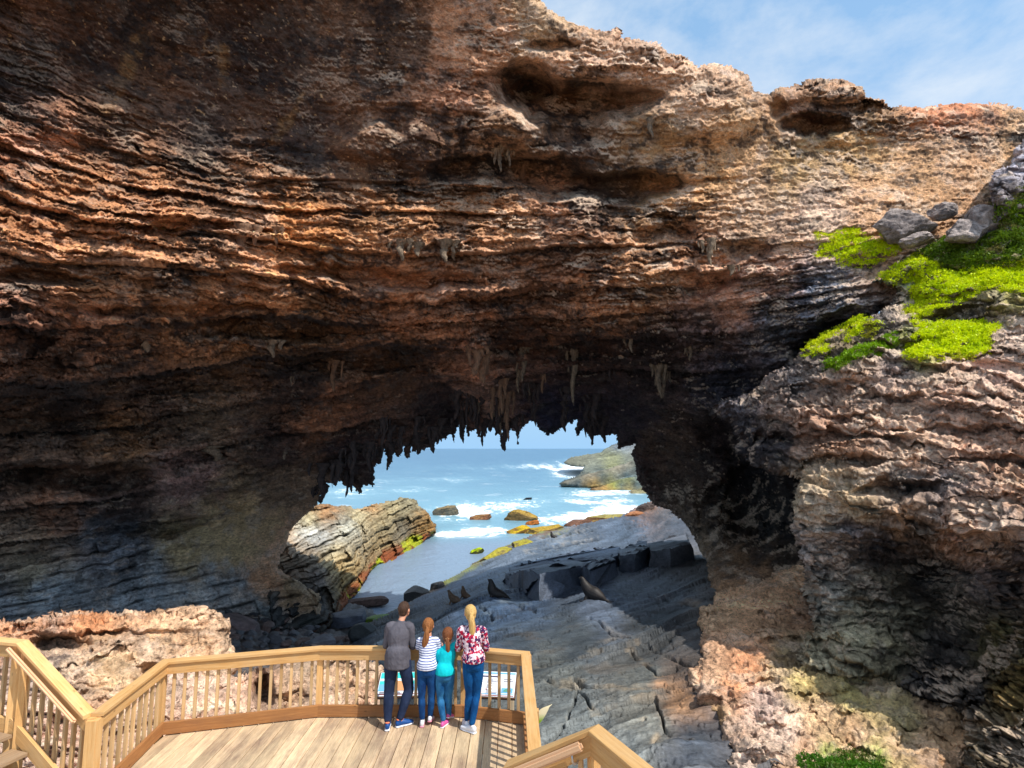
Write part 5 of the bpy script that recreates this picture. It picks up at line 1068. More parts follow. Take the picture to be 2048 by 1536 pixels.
        b = bmesh.new(); loft(b, [f(0, -.06, .014), f(0, .04, .014), f(0, .13, .014), f(0, .2, .014)], [(.040 * S, .017 * S), (.042 * S, .017 * S), (.050 * S, .017 * S), (.036 * S, .016 * S)], side=(M.to_3x3() @ Vector((1, 0, 0))))
        sole = bpy.data.objects.new('sole', fuse('sole', b, .005, 1, mats.get('sole', M_white))); COL.objects.link(sole); sole.parent = so
        if 'trim' in mats:
            b = bmesh.new(); loft(b, [f(0, -.05, .115), f(0, .035, .11)], [(.034 * S, .014 * S), (.034 * S, .014 * S)], side=(M.to_3x3() @ Vector((1, 0, 0)))); c_ = bpy.data.objects.new('shoe_collar', fuse('c', b, .006, 1, mats['trim'])); COL.objects.link(c_); c_.parent = so
    # --- hair
    b = bmesh.new()
    if spec['hair'] == 'short':
        sph(b, head + fd @ Vector((0, -.012, .028)), (hr * .86, hr * .98, hr * 1.02), 3, fd); sph(b, head + fd @ Vector((0, -hr * .35, -hr * .30)), (hr * .68, hr * .62, hr * .62), 3, fd)
        child('hair', b, .0055, 2, mats['hair'], lambda co: (fbm(co, 60, 2, 3) * .004).astype(np.float32))
    else:
        sph(b, head + fd @ Vector((0, -.008, .022)), (hr * .92, hr * 1.04, hr * 1.08), 3, fd); sph(b, head + fd @ Vector((0, -hr * .38, -hr * .35)), (hr * .76, hr * .66, hr * .66), 3, fd)
        tl = [head + Vector(q) for q in spec['tail']]
        loft(b, tl, spec['tail_r'], seg=12, n=5, side=(1, 0, 0))
        h = child('hair', b, .0055, 2, mats['hair'], lambda co: (fbm(co, 45, 3, 3, st=(1, 1, .12)) * .007).astype(np.float32))
        b = bmesh.new(); t0 = tl[0].lerp(tl[1], .35); sph(b, t0, (spec['tail_r'][0] * 1.1 + .006, .03, .014), 2); child('hair_tie', b, .005, 1, flat('hair_tie', (230, 190, 120)))
    for s in (-1, 1):
        e_b = bmesh.new(); sph(e_b, head + fd @ Vector((s * hr * .34, hr * .80, -hr * .02)), (.014, .010, .008), 2, fd)
        child('eye', e_b, .003, 1, M_eye)
    return root

def adult(S, lean=0.0, sh=.19, hx=.09):
    z = lambda q: q * S
    return dict(pelvis=(0, 0, z(.97)), chest=(0, .04 + lean * .5, z(1.30)), neck=(0, .07 + lean, z(1.49)), head=(0, .11 + lean * 1.15, z(1.655)),
                shl=(-sh * S, .06 + lean, z(1.43)), shr=(sh * S, .06 + lean, z(1.43)), ell=(-.25 * S, .10 + lean, 1.13), elr=(.25 * S, .10 + lean, 1.13), wrl=(-.12, .34, 1.085), wrr=(.12, .34, 1.085),
                hipl=(-hx * S, 0, z(.93)), hipr=(hx * S, 0, z(.93)), knl=(-hx * S, .02, z(.50)), knr=(hx * S, .02, z(.50)), anl=(-hx * S, -.01, z(.09)), anr=(hx * S, -.01, z(.09)))
# man in grey
k = adult(1.0, .05, .185, .088)
k.update(pelvis=(.0, .02, .97), head=(.055, .17, 1.655), neck=(.025, .12, 1.50), hipl=(-.088, .02, .93), knl=(-.115, .0, .5), anl=(-.105, -.10, .09), hipr=(.10, .02, .93), knr=(.175, .06, .52), anr=(.07, -.02, .09), ell=(-.205, .13, 1.12), elr=(.21, .13, 1.11), wrr=(.14, .38, 1.10), wrl=(-.14, .38, 1.10), shl=(-.155, .10, 1.42), shr=(.165, .10, 1.42))
ROADJ = {}
person((-1.77, 8.93, 0), 0, 1.0, k, dict(shirt=fabric('grey_knit', plain((78, 76, 84), (98, 95, 103))), jeans=fabric('navy_denim', denim((26, 36, 60), (44, 56, 84))), shoe=flat('blue_shoe', (20, 74, 140)), trim=flat('orange_lining', (240, 130, 90)), hair=hair_mat('brown_hair', (44, 32, 28), (92, 66, 50))),
       'man in a plain grey long sleeve top and dark navy jeans leaning on the railing', dict(hair='short', head_rz=-.35, head_tilt=-.02, footl=.15, footr=-1.0, thigh=1.02, calf=1.12, hem=-.105, w=1.0, belly=1.04, wr=.010, hr=.103))
# girl, striped top
k = adult(.85, .03, .165, .085); k.update(wrl=(-.15, .34, 1.09), wrr=(.15, .34, 1.09), ell=(-.165, .12, 1.10), elr=(.165, .12, 1.10), shl=(-.128, .08, 1.215), shr=(.128, .08, 1.215), anl=(-.06, .0, .08), anr=(.055, .06, .08), knl=(-.075, .01, .42), knr=(.075, .03, .43), head=(-.01, .12, 1.425), neck=(0, .09, 1.275))
person((-1.31, 8.93, 0), 0, .85, k, dict(shirt=fabric('striped_jersey', stripes), jeans=fabric('blue_denim', denim((14, 44, 92), (30, 84, 140))), shoe=flat('white_canvas', (228, 226, 232)), sole=flat('pink_sole', (226, 150, 170)), hair=hair_mat('auburn_hair', (110, 62, 30), (176, 118, 70))),
       'girl in a navy and white striped top with a long auburn ponytail beside the man', dict(hair='long', head_tilt=.0, tail=[(0, -.09, .0), (0, -.13, -.04), (-.01, -.13, -.14), (-.03, -.12, -.24), (-.035, -.11, -.33)], tail_r=[.022, .034, .048, .045, .02], footl=.1, footr=-.1, heelr=.06, hem=.03, w=.98, thigh=.95, calf=.95, hr=.097))
# smaller girl, turquoise
k = adult(.77, .03, .16, .08); k.update(head=(.02, .13, 1.285), neck=(.03, .10, 1.155), chest=(.02, .06, 1.02), shl=(-.10, .07, 1.04), shr=(.15, .09, 1.15), ell=(-.17, .10, .88), wrl=(-.14, .30, 1.04), elr=(.20, .24, 1.20), wrr=(.20, .40, 1.12),
         pelvis=(0, 0, .75), hipl=(-.07, 0, .72), hipr=(.07, .01, .72), knl=(-.07, .03, .40), anl=(-.015, -.03, .075), knr=(.05, .05, .41), anr=(.055, .12, .075))
person((-1.03, 8.93, 0), 0, .77, k, dict(shirt=fabric('turquoise_jersey', plain((4, 168, 184), (20, 200, 208), 6)), jeans=fabric('washed_denim', denim((16, 72, 124), (66, 134, 180))), shoe=flat('pink_canvas', (206, 90, 160)), hair=hair_mat('chestnut_hair', (84, 44, 26), (150, 94, 58))),
       'smallest girl in a bright turquoise top with a chestnut ponytail between striped girl and woman', dict(hair='long', head_tilt=.0, tail=[(0, -.09, -.01), (.01, -.12, -.05), (.015, -.12, -.14), (.02, -.11, -.24), (.03, -.10, -.31)], tail_r=[.02, .028, .036, .032, .014], footl=-.4, footr=-.3, heelr=.10, hem=.02, w=1.05, thigh=1.0, calf=1.0, hr=.095))
# woman, floral blouse
k = adult(1.0, .04, .178, .082); k.update(pelvis=(.03, .02, .97), chest=(0, .06, 1.30), neck=(0, .09, 1.49), head=(-.03, .14, 1.65), shl=(-.165, .08, 1.41), shr=(.165, .08, 1.41), hipl=(-.045, .01, .93), hipr=(.105, .02, .93), knl=(-.03, .03, .51), knr=(.085, .03, .51), anl=(-.06, .06, .09), anr=(.025, -.07, .09), ell=(-.215, .14, 1.12), elr=(.225, .14, 1.12), wrl=(-.17, .36, 1.09), wrr=(.17, .36, 1.09))
person((-.62, 8.80, 0), 0, 1.0, k, dict(shirt=fabric('floral_blouse', floral), jeans=fabric('bright_denim', denim((8, 50, 98), (18, 88, 148))), shoe=flat('white_sneaker', (224, 226, 234)), hair=hair_mat('blonde_hair', (176, 128, 66), (236, 200, 132))),
       'woman in a red and white floral blouse with a long blonde ponytail', dict(hair='long', head_rz=.3, head_tilt=.03, tail=[(.02, -.10, .02), (.03, -.14, -.04), (.04, -.14, -.18), (.045, -.13, -.34), (.04, -.12, -.50)], tail_r=[.03, .042, .052, .044, .016], footl=.3, footr=.95, hem=.03, w=.92, thigh=.98, calf=.9, belly=1.0, wr=.010, hr=.102))

# ------------------------------------------------------------------ fur seals
def seal_mat(name, a, b):
    t = NT(name); n = t.noise(t.obj(), 7, 6, .65)
    return t.set(Base_Color=t.mix(t.mapr(n, .3, .7, 0, 1), rgb(a), rgb(b)), Roughness=.55, Specular_IOR_Level=.35, Normal=t.bump(t.noise(t.obj((1, 1, 1)), 40, 4, .6), .4, .01))
SM = [seal_mat('dark_fur', (26, 24, 25), (50, 45, 43)), seal_mat('brown_fur', (84, 66, 52), (128, 104, 84))]
def seal(loc, rz, s, pose, mat, label):
    s *= .74
    b = bmesh.new()
    if pose == 'up':       # chest raised, muzzle lifted; faces +x
        sp = [(-.86, 0, .09), (-.66, 0, .17), (-.36, 0, .26), (-.04, 0, .33), (.16, 0, .52), (.22, 0, .76), (.24, 0, .93)]
        rr = [(.07, .05), (.17, .14), (.30, .25), (.33, .31), (.27, .29), (.20, .22), (.14, .15)]; hd_ = Vector((.28, 0, 1.0)); sn_ = Vector((.12, 0, .06)); fl = (.10, .40)
    elif pose == 'low':    # resting, head just up
        sp = [(-.85, 0, .08), (-.6, 0, .16), (-.25, 0, .22), (.1, 0, .24), (.38, 0, .28), (.54, 0, .36)]
        rr = [(.07, .05), (.16, .12), (.26, .2), (.26, .21), (.18, .17), (.12, .12)]; hd_ = Vector((.62, 0, .42)); sn_ = Vector((.14, 0, .01)); fl = (.30, .2)
    else:                  # 'lean': stretched forward and up
        sp = [(-.74, 0, .09), (-.50, 0, .24), (-.22, 0, .34), (.05, 0, .42), (.28, 0, .62), (.42, 0, .84), (.48, 0, .98)]
        rr = [(.08, .06), (.24, .2), (.34, .34), (.34, .35), (.27, .28), (.19, .2), (.14, .14)]; hd_ = Vector((.54, 0, 1.05)); sn_ = Vector((.13, 0, .02)); fl = (.18, .38)
    loft(b, sp, [(a * 1.0, c) for a, c in rr], side=(0, 1, 0), seg=16)
    sph(b, hd_, (.14, .125, .12), 3); loft(b, [hd_ + sn_ * .3, hd_ + sn_ * .9, hd_ + sn_ * 1.25], [(.075, .065), (.052, .045), (.038, .032)], side=(0, 1, 0)); sph(b, hd_ + sn_ * 1.42, .018, 2)
    for q in (-1, 1):
        sph(b, hd_ + Vector((-.05, q * .095, .015)), (.03, .012, .018), 2)
        loft(b, [(fl[0] - .02, q * .17, fl[1]), (fl[0] + .06, q * .27, fl[1] * .5), (fl[0] + .12, q * .36, .04), (fl[0] + .26, q * .42, .03), (fl[0] + .38, q * .44, .02)], [(.10, .07), (.09, .05), (.09, .03), (.08, .022), (.04, .015)], side=(1, 0, 0))
        loft(b, [(-.80, q * .04, .08), (-.95, q * .10, .05), (-1.12, q * .16, .03)], [(.05, .04), (.055, .022), (.03, .015)], side=(0, 1, 0))
    me = fuse('fur_seal', b, .02, 4, mat); o = bpy.data.objects.new('fur_seal', me); COL.objects.link(o)
    o.location = loc; o.rotation_euler = (0, 0, rz); o.scale = (s, s, s)
    tag(o, label, 'seal'); return o
def sp_(px, py, dz=0): p = slope_pt(px, py); return Vector((p.x, p.y, p.z + dz))
seal(sp_(908, 1204, -.06), math.radians(160), .82, 'lean', SM[1], 'brown fur seal leftmost on the dark rock, chest raised')
seal(sp_(930, 1197, -.06), math.radians(140), .80, 'up', SM[1], 'small brown fur seal propped upright just right of the leftmost one')
seal(sp_(990, 1198, -.08), math.radians(165), 1.12, 'up', SM[0], 'large dark fur seal sitting upright with its muzzle lifted, left of the block ledge')
seal(sp_(1184, 1202, -.08), math.radians(155), 1.08, 'lean', SM[0], 'nearest dark grey fur seal stretching forward just in front of the rock blocks')
seal(sp_(1106, 1077, -.1), math.radians(170), .95, 'up', SM[0], 'farthest dark fur seal sitting up near the yellow weedy rocks at the water')
seal(sp_(1202, 1104, -.1), math.radians(175), 1.05, 'low', SM[0], 'dark fur seal lying on top of the smooth slope behind the rock blocks')
# ------------------------------------------------------------------ loose rocks
def rock_mesh(name, rx, ry, rz_, seed, sub=4, cuts=9, rough=.06, boxy=0.0, colr=(90, 96, 104), top=None, weed=None):
    rd = np.random.RandomState(seed)
    b = bmesh.new(); bmesh.ops.create_icosphere(b, subdivisions=sub, radius=1)
    co = np.array([v.co for v in b.verts], np.float32)
    if boxy > 0:
        m = np.abs(co).max(1, keepdims=True); co = co * (1 - boxy) + co / m * .82 * boxy
    for _ in range(cuts):
        n = rd.normal(size=3); n /= np.linalg.norm(n); d = rd.uniform(.55, .85); s = co @ n
        co = co - np.maximum(s - d, 0)[:, None] * n[None]
    co = co * (1 + rough * 1.6 * fbm(co + seed, 1.4, 4, seed % 13)[:, None] + rough * .5 * fbm(co + seed, 6, 3, 2)[:, None])
    co = co * np.array([rx, ry, rz_], np.float32)
    for v, c in zip(b.verts, co): v.co = c
    me = bpy.data.meshes.new(name); b.to_mesh(me); b.free(); me.update()
    nn = np.empty(len(co) * 3, np.float32); me.vertices.foreach_get('normal', nn); nn = nn.reshape(-1, 3)
    C = np.repeat(s2l(colr)[None], len(co), 0) * (.85 + .5 * fbm(co + seed, 2.0 / max(rx, .3), 3, 5)[:, None])
    if top is not None:
        k = (sst(nn[:, 2] + .8 * fbm(co + seed, 2.5 / max(rx, .3), 3, 8), .35, .75) * .9)[:, None]; C = C * (1 - k) + s2l(top) * k
    if weed is not None:
        k = sst(-co[:, 2] / rz_ + .6 * fbm(co + seed, 3 / max(rx, .3), 3, 9), -.1, .35)[:, None] * .85; C = C * (1 - k) + s2l(weed) * k
    ca = me.color_attributes.new('col', 'FLOAT_COLOR', 'POINT'); ca.data.foreach_set('color', np.concatenate([np.clip(C, 0, 1), np.ones((len(C), 1))], 1).astype(np.float32).ravel())
    me.polygons.foreach_set('use_smooth', [True] * len(me.polygons))
    try: me.set_sharp_from_angle(angle=math.radians(32))
    except Exception: pass
    return me
def rock(name, p, rx, ry, rz_, seed, label, cat, mat, rot=(0, 0, 0), group=None, **kw):
    o = new_obj(name, rock_mesh(name, rx, ry, rz_, seed, **kw), mat); o.location = p; o.rotation_euler = rot; return tag(o, label, cat, group)

# rubble cove between the left wall and the slope: pebbly floor, then single boulders
cv_z = [(430, 1210, -5.4), (560, 1215, -6.0), (650, 1215, -6.5), (740, 1215, -6.9), (430, 1300, -4.6), (560, 1300, -5.6), (660, 1300, -5.9), (740, 1290, -6.1), (430, 1420, -4), (760, 1400, -4.8)]
cv_c = [(440, 1250, (84, 78, 78)), (560, 1260, (96, 92, 94)), (650, 1260, (92, 90, 92)), (740, 1260, (70, 76, 78)), (700, 1220, (80, 76, 74))]
cvp = [(400, 1196), (520, 1196), (640, 1196), (700, 1204), (745, 1222), (770, 1260), (780, 1430), (380, 1430)]
def cvd(c):
    P = c['P'] * np.array([1, 1, .4]); w = worley(P, 1.7, 4); w2 = worley(P, 3.9, 7)
    return np.zeros_like(w), .30 * (.8 - w) + .12 * (.7 - w2) + .1 * fbm(c['P'], .4, 3, 3), .35 + .9 * sst(.9 - w, 0, .6) * (.7 + .4 * sst(.8 - w2, 0, .5))
cove, cctx, cP = relief('cobble_beach', cvp, cv_z, cv_c, M_dark, step=STEP, ragged=(14, 4), roll=5, rollm=.4, disp=cvd, skirt=0, zmode=True); tag(cove, kind='structure')
def cove_pt(px, py):
    ix = int((px - cctx['X'][0, 0]) / STEP); iy = int((py - cctx['Y'][0, 0]) / STEP); return Vector(cP[iy, ix])
GR = 'angular boulders strewn over the cove'
rd = random.Random(21); rub = []
lab = {0: 'angular grey boulder lying among the rubble of the cove below the left wall', 1: 'reddish grey boulder lying among the rubble of the cove below the left wall'}
yy_ = 1210
while yy_ < 1312:
    xx_ = 452 + rd.uniform(0, 20) + max(0, (1225 - yy_)) * 2.2
    while xx_ < 728:
        big = rd.random() < .16; s = rd.uniform(.5, .8) if big else rd.uniform(.2, .42)
        if not (650 < xx_ < 745 and 1208 < yy_ < 1282):
            p = cove_pt(xx_, min(yy_, 1318)); kk = int(rd.random() < .4)
            rock('boulder', (p.x, p.y, p.z + s * .15), s * rd.uniform(.9, 1.4), s * rd.uniform(.7, 1.0), s * rd.uniform(.45, .7), rd.randint(0, 9999), lab[kk], 'boulder', M_dark, (rd.uniform(-.3, .3), rd.uniform(-.3, .3), rd.uniform(0, 6.2)), ('grey ' if kk == 0 else 'reddish ') + GR, sub=3, cuts=12, rough=.035, colr=((92, 96, 104), (118, 100, 96))[kk])
        xx_ += rd.uniform(20, 32) * (1.5 if big else 1)
    yy_ += rd.uniform(11, 15)
def sea_pt(px, py, z=SEA): return at_z(px, py, z)
p = sea_pt(688, 1240, -5.9); rock('boulder', p, 1.5, .85, .42, 31, 'largest flat grey slab lying in the cove behind the railing', 'boulder', M_dark, (.06, -.12, .15), sub=4, cuts=6, boxy=.75, rough=.03, colr=(84, 92, 108))
p = sea_pt(728, 1268, -5.5); rock('boulder', p, .85, .7, .55, 77, 'rounded black boulder at the foot of the dark slope', 'boulder', M_dark, (0, .2, .6), sub=4, cuts=8, rough=.03, colr=(50, 58, 62))
p = sea_pt(700, 1208, -6.8); rock('boulder', p, 3.0, 1.2, .35, 41, 'long low brown ledge of rock across the inner end of the channel', 'rock', M_strat, (0, -.05, .1), sub=4, cuts=8, boxy=.4, rough=.06, colr=(96, 78, 72))
p = sea_pt(762, 1243, -6.3); rock('boulder', p, 1.1, .9, .35, 52, 'low boulder covered in bright green weed beside the channel', 'boulder', M_dark, (0, 0, .4), sub=4, cuts=6, rough=.08, colr=(54, 62, 60), top=(110, 150, 20))
p = sea_pt(830, 1190, -6.6); rock('boulder', p, 1.15, .8, .62, 63, 'blocky dark boulder half in the channel left of the seals', 'boulder', M_dark, (.1, -.1, .5), sub=4, cuts=7, boxy=.6, rough=.05, colr=(74, 70, 66))
p = sea_pt(874, 1176, -6.5); rock('boulder', p, .7, .5, .45, 64, 'small blocky dark rock standing at the tip of the slope', 'rock', M_dark, (.1, -.2, .2), sub=4, cuts=7, boxy=.5, rough=.05, colr=(60, 56, 54))
p = sea_pt(640, 1284, -5.2); rock('boulder', p, .9, .5, .3, 65, 'pale grey pointed slab leaning on the rubble right behind the rail', 'boulder', M_dark, (.3, .2, .9), sub=4, cuts=9, boxy=.5, rough=.04, colr=(110, 112, 122))
p = sea_pt(480, 1252, -5.0); rock('boulder', p, 1.4, .7, .45, 66, 'broad purplish slab at the left end of the cove rubble', 'boulder', M_dark, (.1, .25, -.4), sub=4, cuts=9, boxy=.4, rough=.04, colr=(124, 110, 112))
# rocks awash
YL = (170, 156, 40); BRN = (132, 88, 52)
for px, py, rx, ry, rz_, sd, lb, col, top in (
    (962, 1039, 2.1, 1.2, .7, 1, 'low reddish brown rock awash in the white water, left one', (120, 80, 58), (150, 110, 70)),
    (1040, 1040, 3.0, 1.6, 1.5, 2, 'tallest brown rock standing in the surf at the middle of the bay', (126, 100, 62), (160, 130, 60)),
    (1034, 1066, 2.1, 1.0, .9, 3, 'rock with a bright yellow weed top in the bay', (140, 100, 50), (190, 160, 34)),
    (1082, 1066, 3.2, 1.2, 1.0, 4, 'brown and yellow rock touching the edge of the slope behind the farthest seal', (120, 100, 66), (170, 140, 50)),
    (953, 1106, 1.0, .7, .6, 5, 'small green topped rock alone in the calm channel', (90, 90, 40), (170, 190, 10)),
    (1056, 999, 1.1, .8, .55, 6, 'small black rock far out in the bay', (48, 50, 54), None),
    (1205, 1042, 4.6, 1.6, 1.1, 7, 'long rusty brown rock at the surf edge of the slope', (136, 96, 62), (150, 140, 80)),
    (1150, 1052, 2.6, 1.2, .8, 8, 'short red brown rock at the surf edge beside the long rusty one', (120, 86, 70), None),
    (1065, 1049, 1.5, .9, .5, 9, 'small orange rock just above the yellow topped one', (170, 100, 40), None),
    (889, 1029, 2.4, 1.6, 1.7, 10, 'dark block rock standing off the tip of the rocky point', (96, 92, 80), (130, 112, 80)),
    (1290, 1012, 1.6, 1.3, 1.2, 12, 'dark boulder at the foot of the right arch pillar', (86, 74, 70), None),
    (1268, 1025, 2.0, 1.2, .6, 13, 'orange brown rock below the right arch pillar', (176, 118, 80), None)):
    p = sea_pt(px, py, SEA if py > 1030 or py < 1020 else SEA)
    if px > 1250: p = slope_pt(px, max(py, 1016) + 6)
    rock('sea_rock', (p.x, p.y, p.z + rz_ * .15), rx, ry, rz_, sd * 7 + 1, lb, 'rock', M_strat, (0, -.12, .15), sub=5, cuts=14, rough=.16, boxy=.3, colr=col, top=top)
# long weedy ledges along the water edge of the slope
for (x0, y0, x1, y1, h, sd, lb) in ((948, 1128, 1030, 1102, .75, 3, 'long brown rock ledge with yellow weed along the channel edge, nearer piece'), (1024, 1104, 1080, 1086, .8, 4, 'brown rock ledge with yellow weed along the channel edge, farther piece')):
    a = sea_pt(x0, y0, -6.6); b_ = sea_pt(x1, y1, -6.3); c = (a + b_) / 2; L = (b_ - a).length / 2; ang = math.atan2(b_.y - a.y, b_.x - a.x)
    rock('rock_ledge', c, L, .8, h, sd, lb, 'rock', M_strat, (.25, 0, ang), sub=5, cuts=6, rough=.05, boxy=.85, colr=(104, 88, 74), top=(160, 150, 50))
# dark blocks standing on the slope
def block(name, topq, h, label, seed, colr=(104, 114, 132)):
    T = [at_z(*q) for q in topq]; n = len(T); cen = sum(T, Vector()) / n
    b = bmesh.new(); tv = [b.verts.new(v) for v in T]; bv = [b.verts.new(v + Vector((0, 0, -h)) + (v - cen) * .03) for v in T]
    b.faces.new(tv); b.faces.new(bv[::-1])
    for i in range(n): b.faces.new((tv[i], bv[i], bv[(i + 1) % n], tv[(i + 1) % n]))
    bmesh.ops.recalc_face_normals(b, faces=b.faces); bmesh.ops.triangulate(b, faces=b.faces)
    for _ in range(9):
        es = [e for e in b.edges if e.calc_length() > .22]
        if not es: break
        bmesh.ops.subdivide_edges(b, edges=es, cuts=1)
    me = bpy.data.meshes.new(name); b.to_mesh(me); b.free()
    n_ = len(me.vertices); co = np.empty(n_ * 3, np.float32); me.vertices.foreach_get('co', co); co = co.reshape(-1, 3); nn = np.empty(n_ * 3, np.float32); me.vertices.foreach_get('normal', nn); nn = nn.reshape(-1, 3)
    u = co[:, 0] * .68 + co[:, 1] * .73; v = -co[:, 0] * .73 + co[:, 1] * .68
    lay = fbm(np.stack([u * .4, v * .4, co[:, 2] * 5], -1), 1, 3, seed); st = fbm(np.stack([u * .3, v * 3, co[:, 2]], -1), 1, 4, seed)
    jt = np.abs(fbm(np.stack([u * .8, v * .8, co[:, 2] * .5], -1), 1, 2, seed + 4)); J = 1 - sst(jt, 0, .03)
    co = co + nn * (.26 * lay + .10 * st + .42 * fbm(co, .8, 4, 5) + .04 * fbm(co, 4, 3, 5) - .12 * J)[:, None]
    me.vertices.foreach_set('co', co.astype(np.float32).ravel()); me.update()
    C = np.repeat(s2l(colr)[None], n_, 0) * ((.9 + .5 * lay + .3 * st) * (1 - .6 * J))[:, None]
    ca = me.color_attributes.new('col', 'FLOAT_COLOR', 'POINT'); ca.data.foreach_set('color', np.concatenate([np.clip(C, 0, 1), np.ones((n_, 1))], 1).astype(np.float32).ravel())
    me.polygons.foreach_set('use_smooth', [True] * len(me.polygons))
    try: me.set_sharp_from_angle(angle=math.radians(40))
    except Exception: pass
    o = new_obj(name, me, M_dark); return tag(o, label, 'rock')
block('rock_block', [(1012, 1150, -3.4), (1026, 1132, -3.7), (1090, 1116, -4.7), (1180, 1096, -4.6), (1238, 1094, -3.6), (1236, 1110, -2.6), (1163, 1130, -1.7), (1079, 1147, -1.5), (1048, 1140, -2.2)], 1.5, 'largest wedge of layered dark rock standing up from the slope left of the seal', 3)
block('rock_block', [(1163, 1134, -1.8), (1183, 1122, -2.4), (1224, 1108, -2.7), (1232, 1118, -2.2), (1178, 1138, -1.5)], 1.3, 'smooth sided block leaning against the wedge behind the nearest seal', 5, (112, 122, 140))
block('rock_block', [(1236, 1112, -2.3), (1238, 1098, -3.0), (1290, 1084, -3.0), (1300, 1094, -2.2), (1270, 1106, -1.9)], 1.5, 'dark block in the middle of the row of blocks under the lying seal', 7, (100, 106, 118))
block('rock_block', [(1300, 1100, -1.9), (1298, 1086, -2.6), (1370, 1066, -2.6), (1384, 1086, -1.6), (1340, 1096, -1.6)], 1.4, 'rightmost dark block of the row beside the arch pillar', 9, (104, 104, 110))
# grey boulders high on the right
for px, py, d, rx, ry, rz_, sd, lb in ((1800, 446, 20.6, 1.35, .9, .62, 5, 'largest lilac grey boulder at the foot of the upper cliff on the right'), (1640 + 190, 474, 19.6, .75, .5, .3, 6, 'flat grey boulder just under the largest lilac one'), (1888, 420, 20.6, .62, .5, .38, 8, 'grey boulder tilted against the upper cliff, right of the largest'),
        (1930, 462, 18.6, .9, .6, .5, 10, 'blue grey boulder beside the tall pinnacle at the right edge'), (1960, 440, 18.6, .6, .5, .6, 11, 'pale grey boulder right against the pinnacle')):
    rock('boulder', at_y(px, py + 6, d - .7), rx, ry, rz_, sd * 3, lb, 'boulder', M_pale, (.1, -.1, .3), sub=5, cuts=14, rough=.18, colr=(158, 146, 142), top=(186, 170, 162))

# ------------------------------------------------------------------ stalactites hanging from the arch
def stal_mesh(L, r, seed, knob=.25, lean=(0, 0)):
    """a cluster grown together: one long drip, shorter ones beside it, a flared root"""
    rd2 = random.Random(seed); V = []; Fc = []; seg = 9
    drips = [(0, 0, L, r)] + [(rd2.uniform(-2.4, 2.4) * r, rd2.uniform(-.5, .8) * r, L * rd2.uniform(.25, .7), r * rd2.uniform(.4, .75)) for _ in range(rd2.randint(2, 4))]
    for (ox, oy, l, q0) in drips:
        n = max(8, int(l / .05)); ph = rd2.uniform(0, 9); base = len(V)
        for i in range(n + 1):
            t = i / n; rr = q0 * ((1 - t) ** rd2.choice((.4, .5)) * .6 + .16) * (1 + knob * (math.sin(ph + t * 11) * .5 + math.sin(ph * 2 + t * 23) * .4)) * (1 + .7 * math.exp(-t * 6))
            if t > .95: rr *= .5
            cx = ox + lean[0] * t + .3 * q0 * math.sin(ph + t * 6); cy = oy + lean[1] * t + .25 * q0 * math.cos(ph * 2 + t * 7)
            for k in range(seg):
                th = 2 * PI * k / seg; q = rr * (1 + rd2.uniform(-.24, .24)); V.append((cx + q * math.cos(th), cy + q * math.sin(th) * .8, .06 - l * t))
        for i in range(n):
            for k in range(seg): k2 = (k + 1) % seg; Fc.append((base + i * seg + k, base + i * seg + k2, base + (i + 1) * seg + k2, base + (i + 1) * seg + k))
        Fc.append(tuple(base + n * seg + k for k in range(seg)))
    me = build_mesh('stalactite', V, Fc, None, None, True)
    b = bmesh.new(); b.from_mesh(me); bmesh.ops.recalc_face_normals(b, faces=b.faces); b.to_mesh(me); b.free(); return me
def stal_mat(name, a, b_):
    t = NT(name); n = t.noise(t.obj((1, 1, .5)), 9, 7, .7)
    return t.set(Base_Color=t.mix(t.mapr(n, .35, .65, 0, 1), rgb(a), rgb(b_)), Roughness=.85, Normal=t.bump(n, .8, .06))
M_sp = stal_mat('pale_stalactite', (70, 58, 48), (150, 128, 104)); M_sb = stal_mat('buff_stalactite', (78, 56, 42), (148, 110, 82)); M_sd = stal_mat('dark_stalactite', (40, 33, 34), (84, 68, 62))
def stal(px, py, Lpx, wpx, mat, seed, dd=.0, lean=(0, 0)):
    P_ = arch_depth(px, py); d = float(P_[1]) - dd - .05; k = d / F
    o = bpy.data.objects.new('stalactite', stal_mesh(Lpx * k * 1.05, wpx * k / 2, seed, lean=(lean[0] * k, lean[1]))); COL.objects.link(o)
    o.data.materials.append(mat); o.location = at_y(px, py - 6, d); o.parent = arch
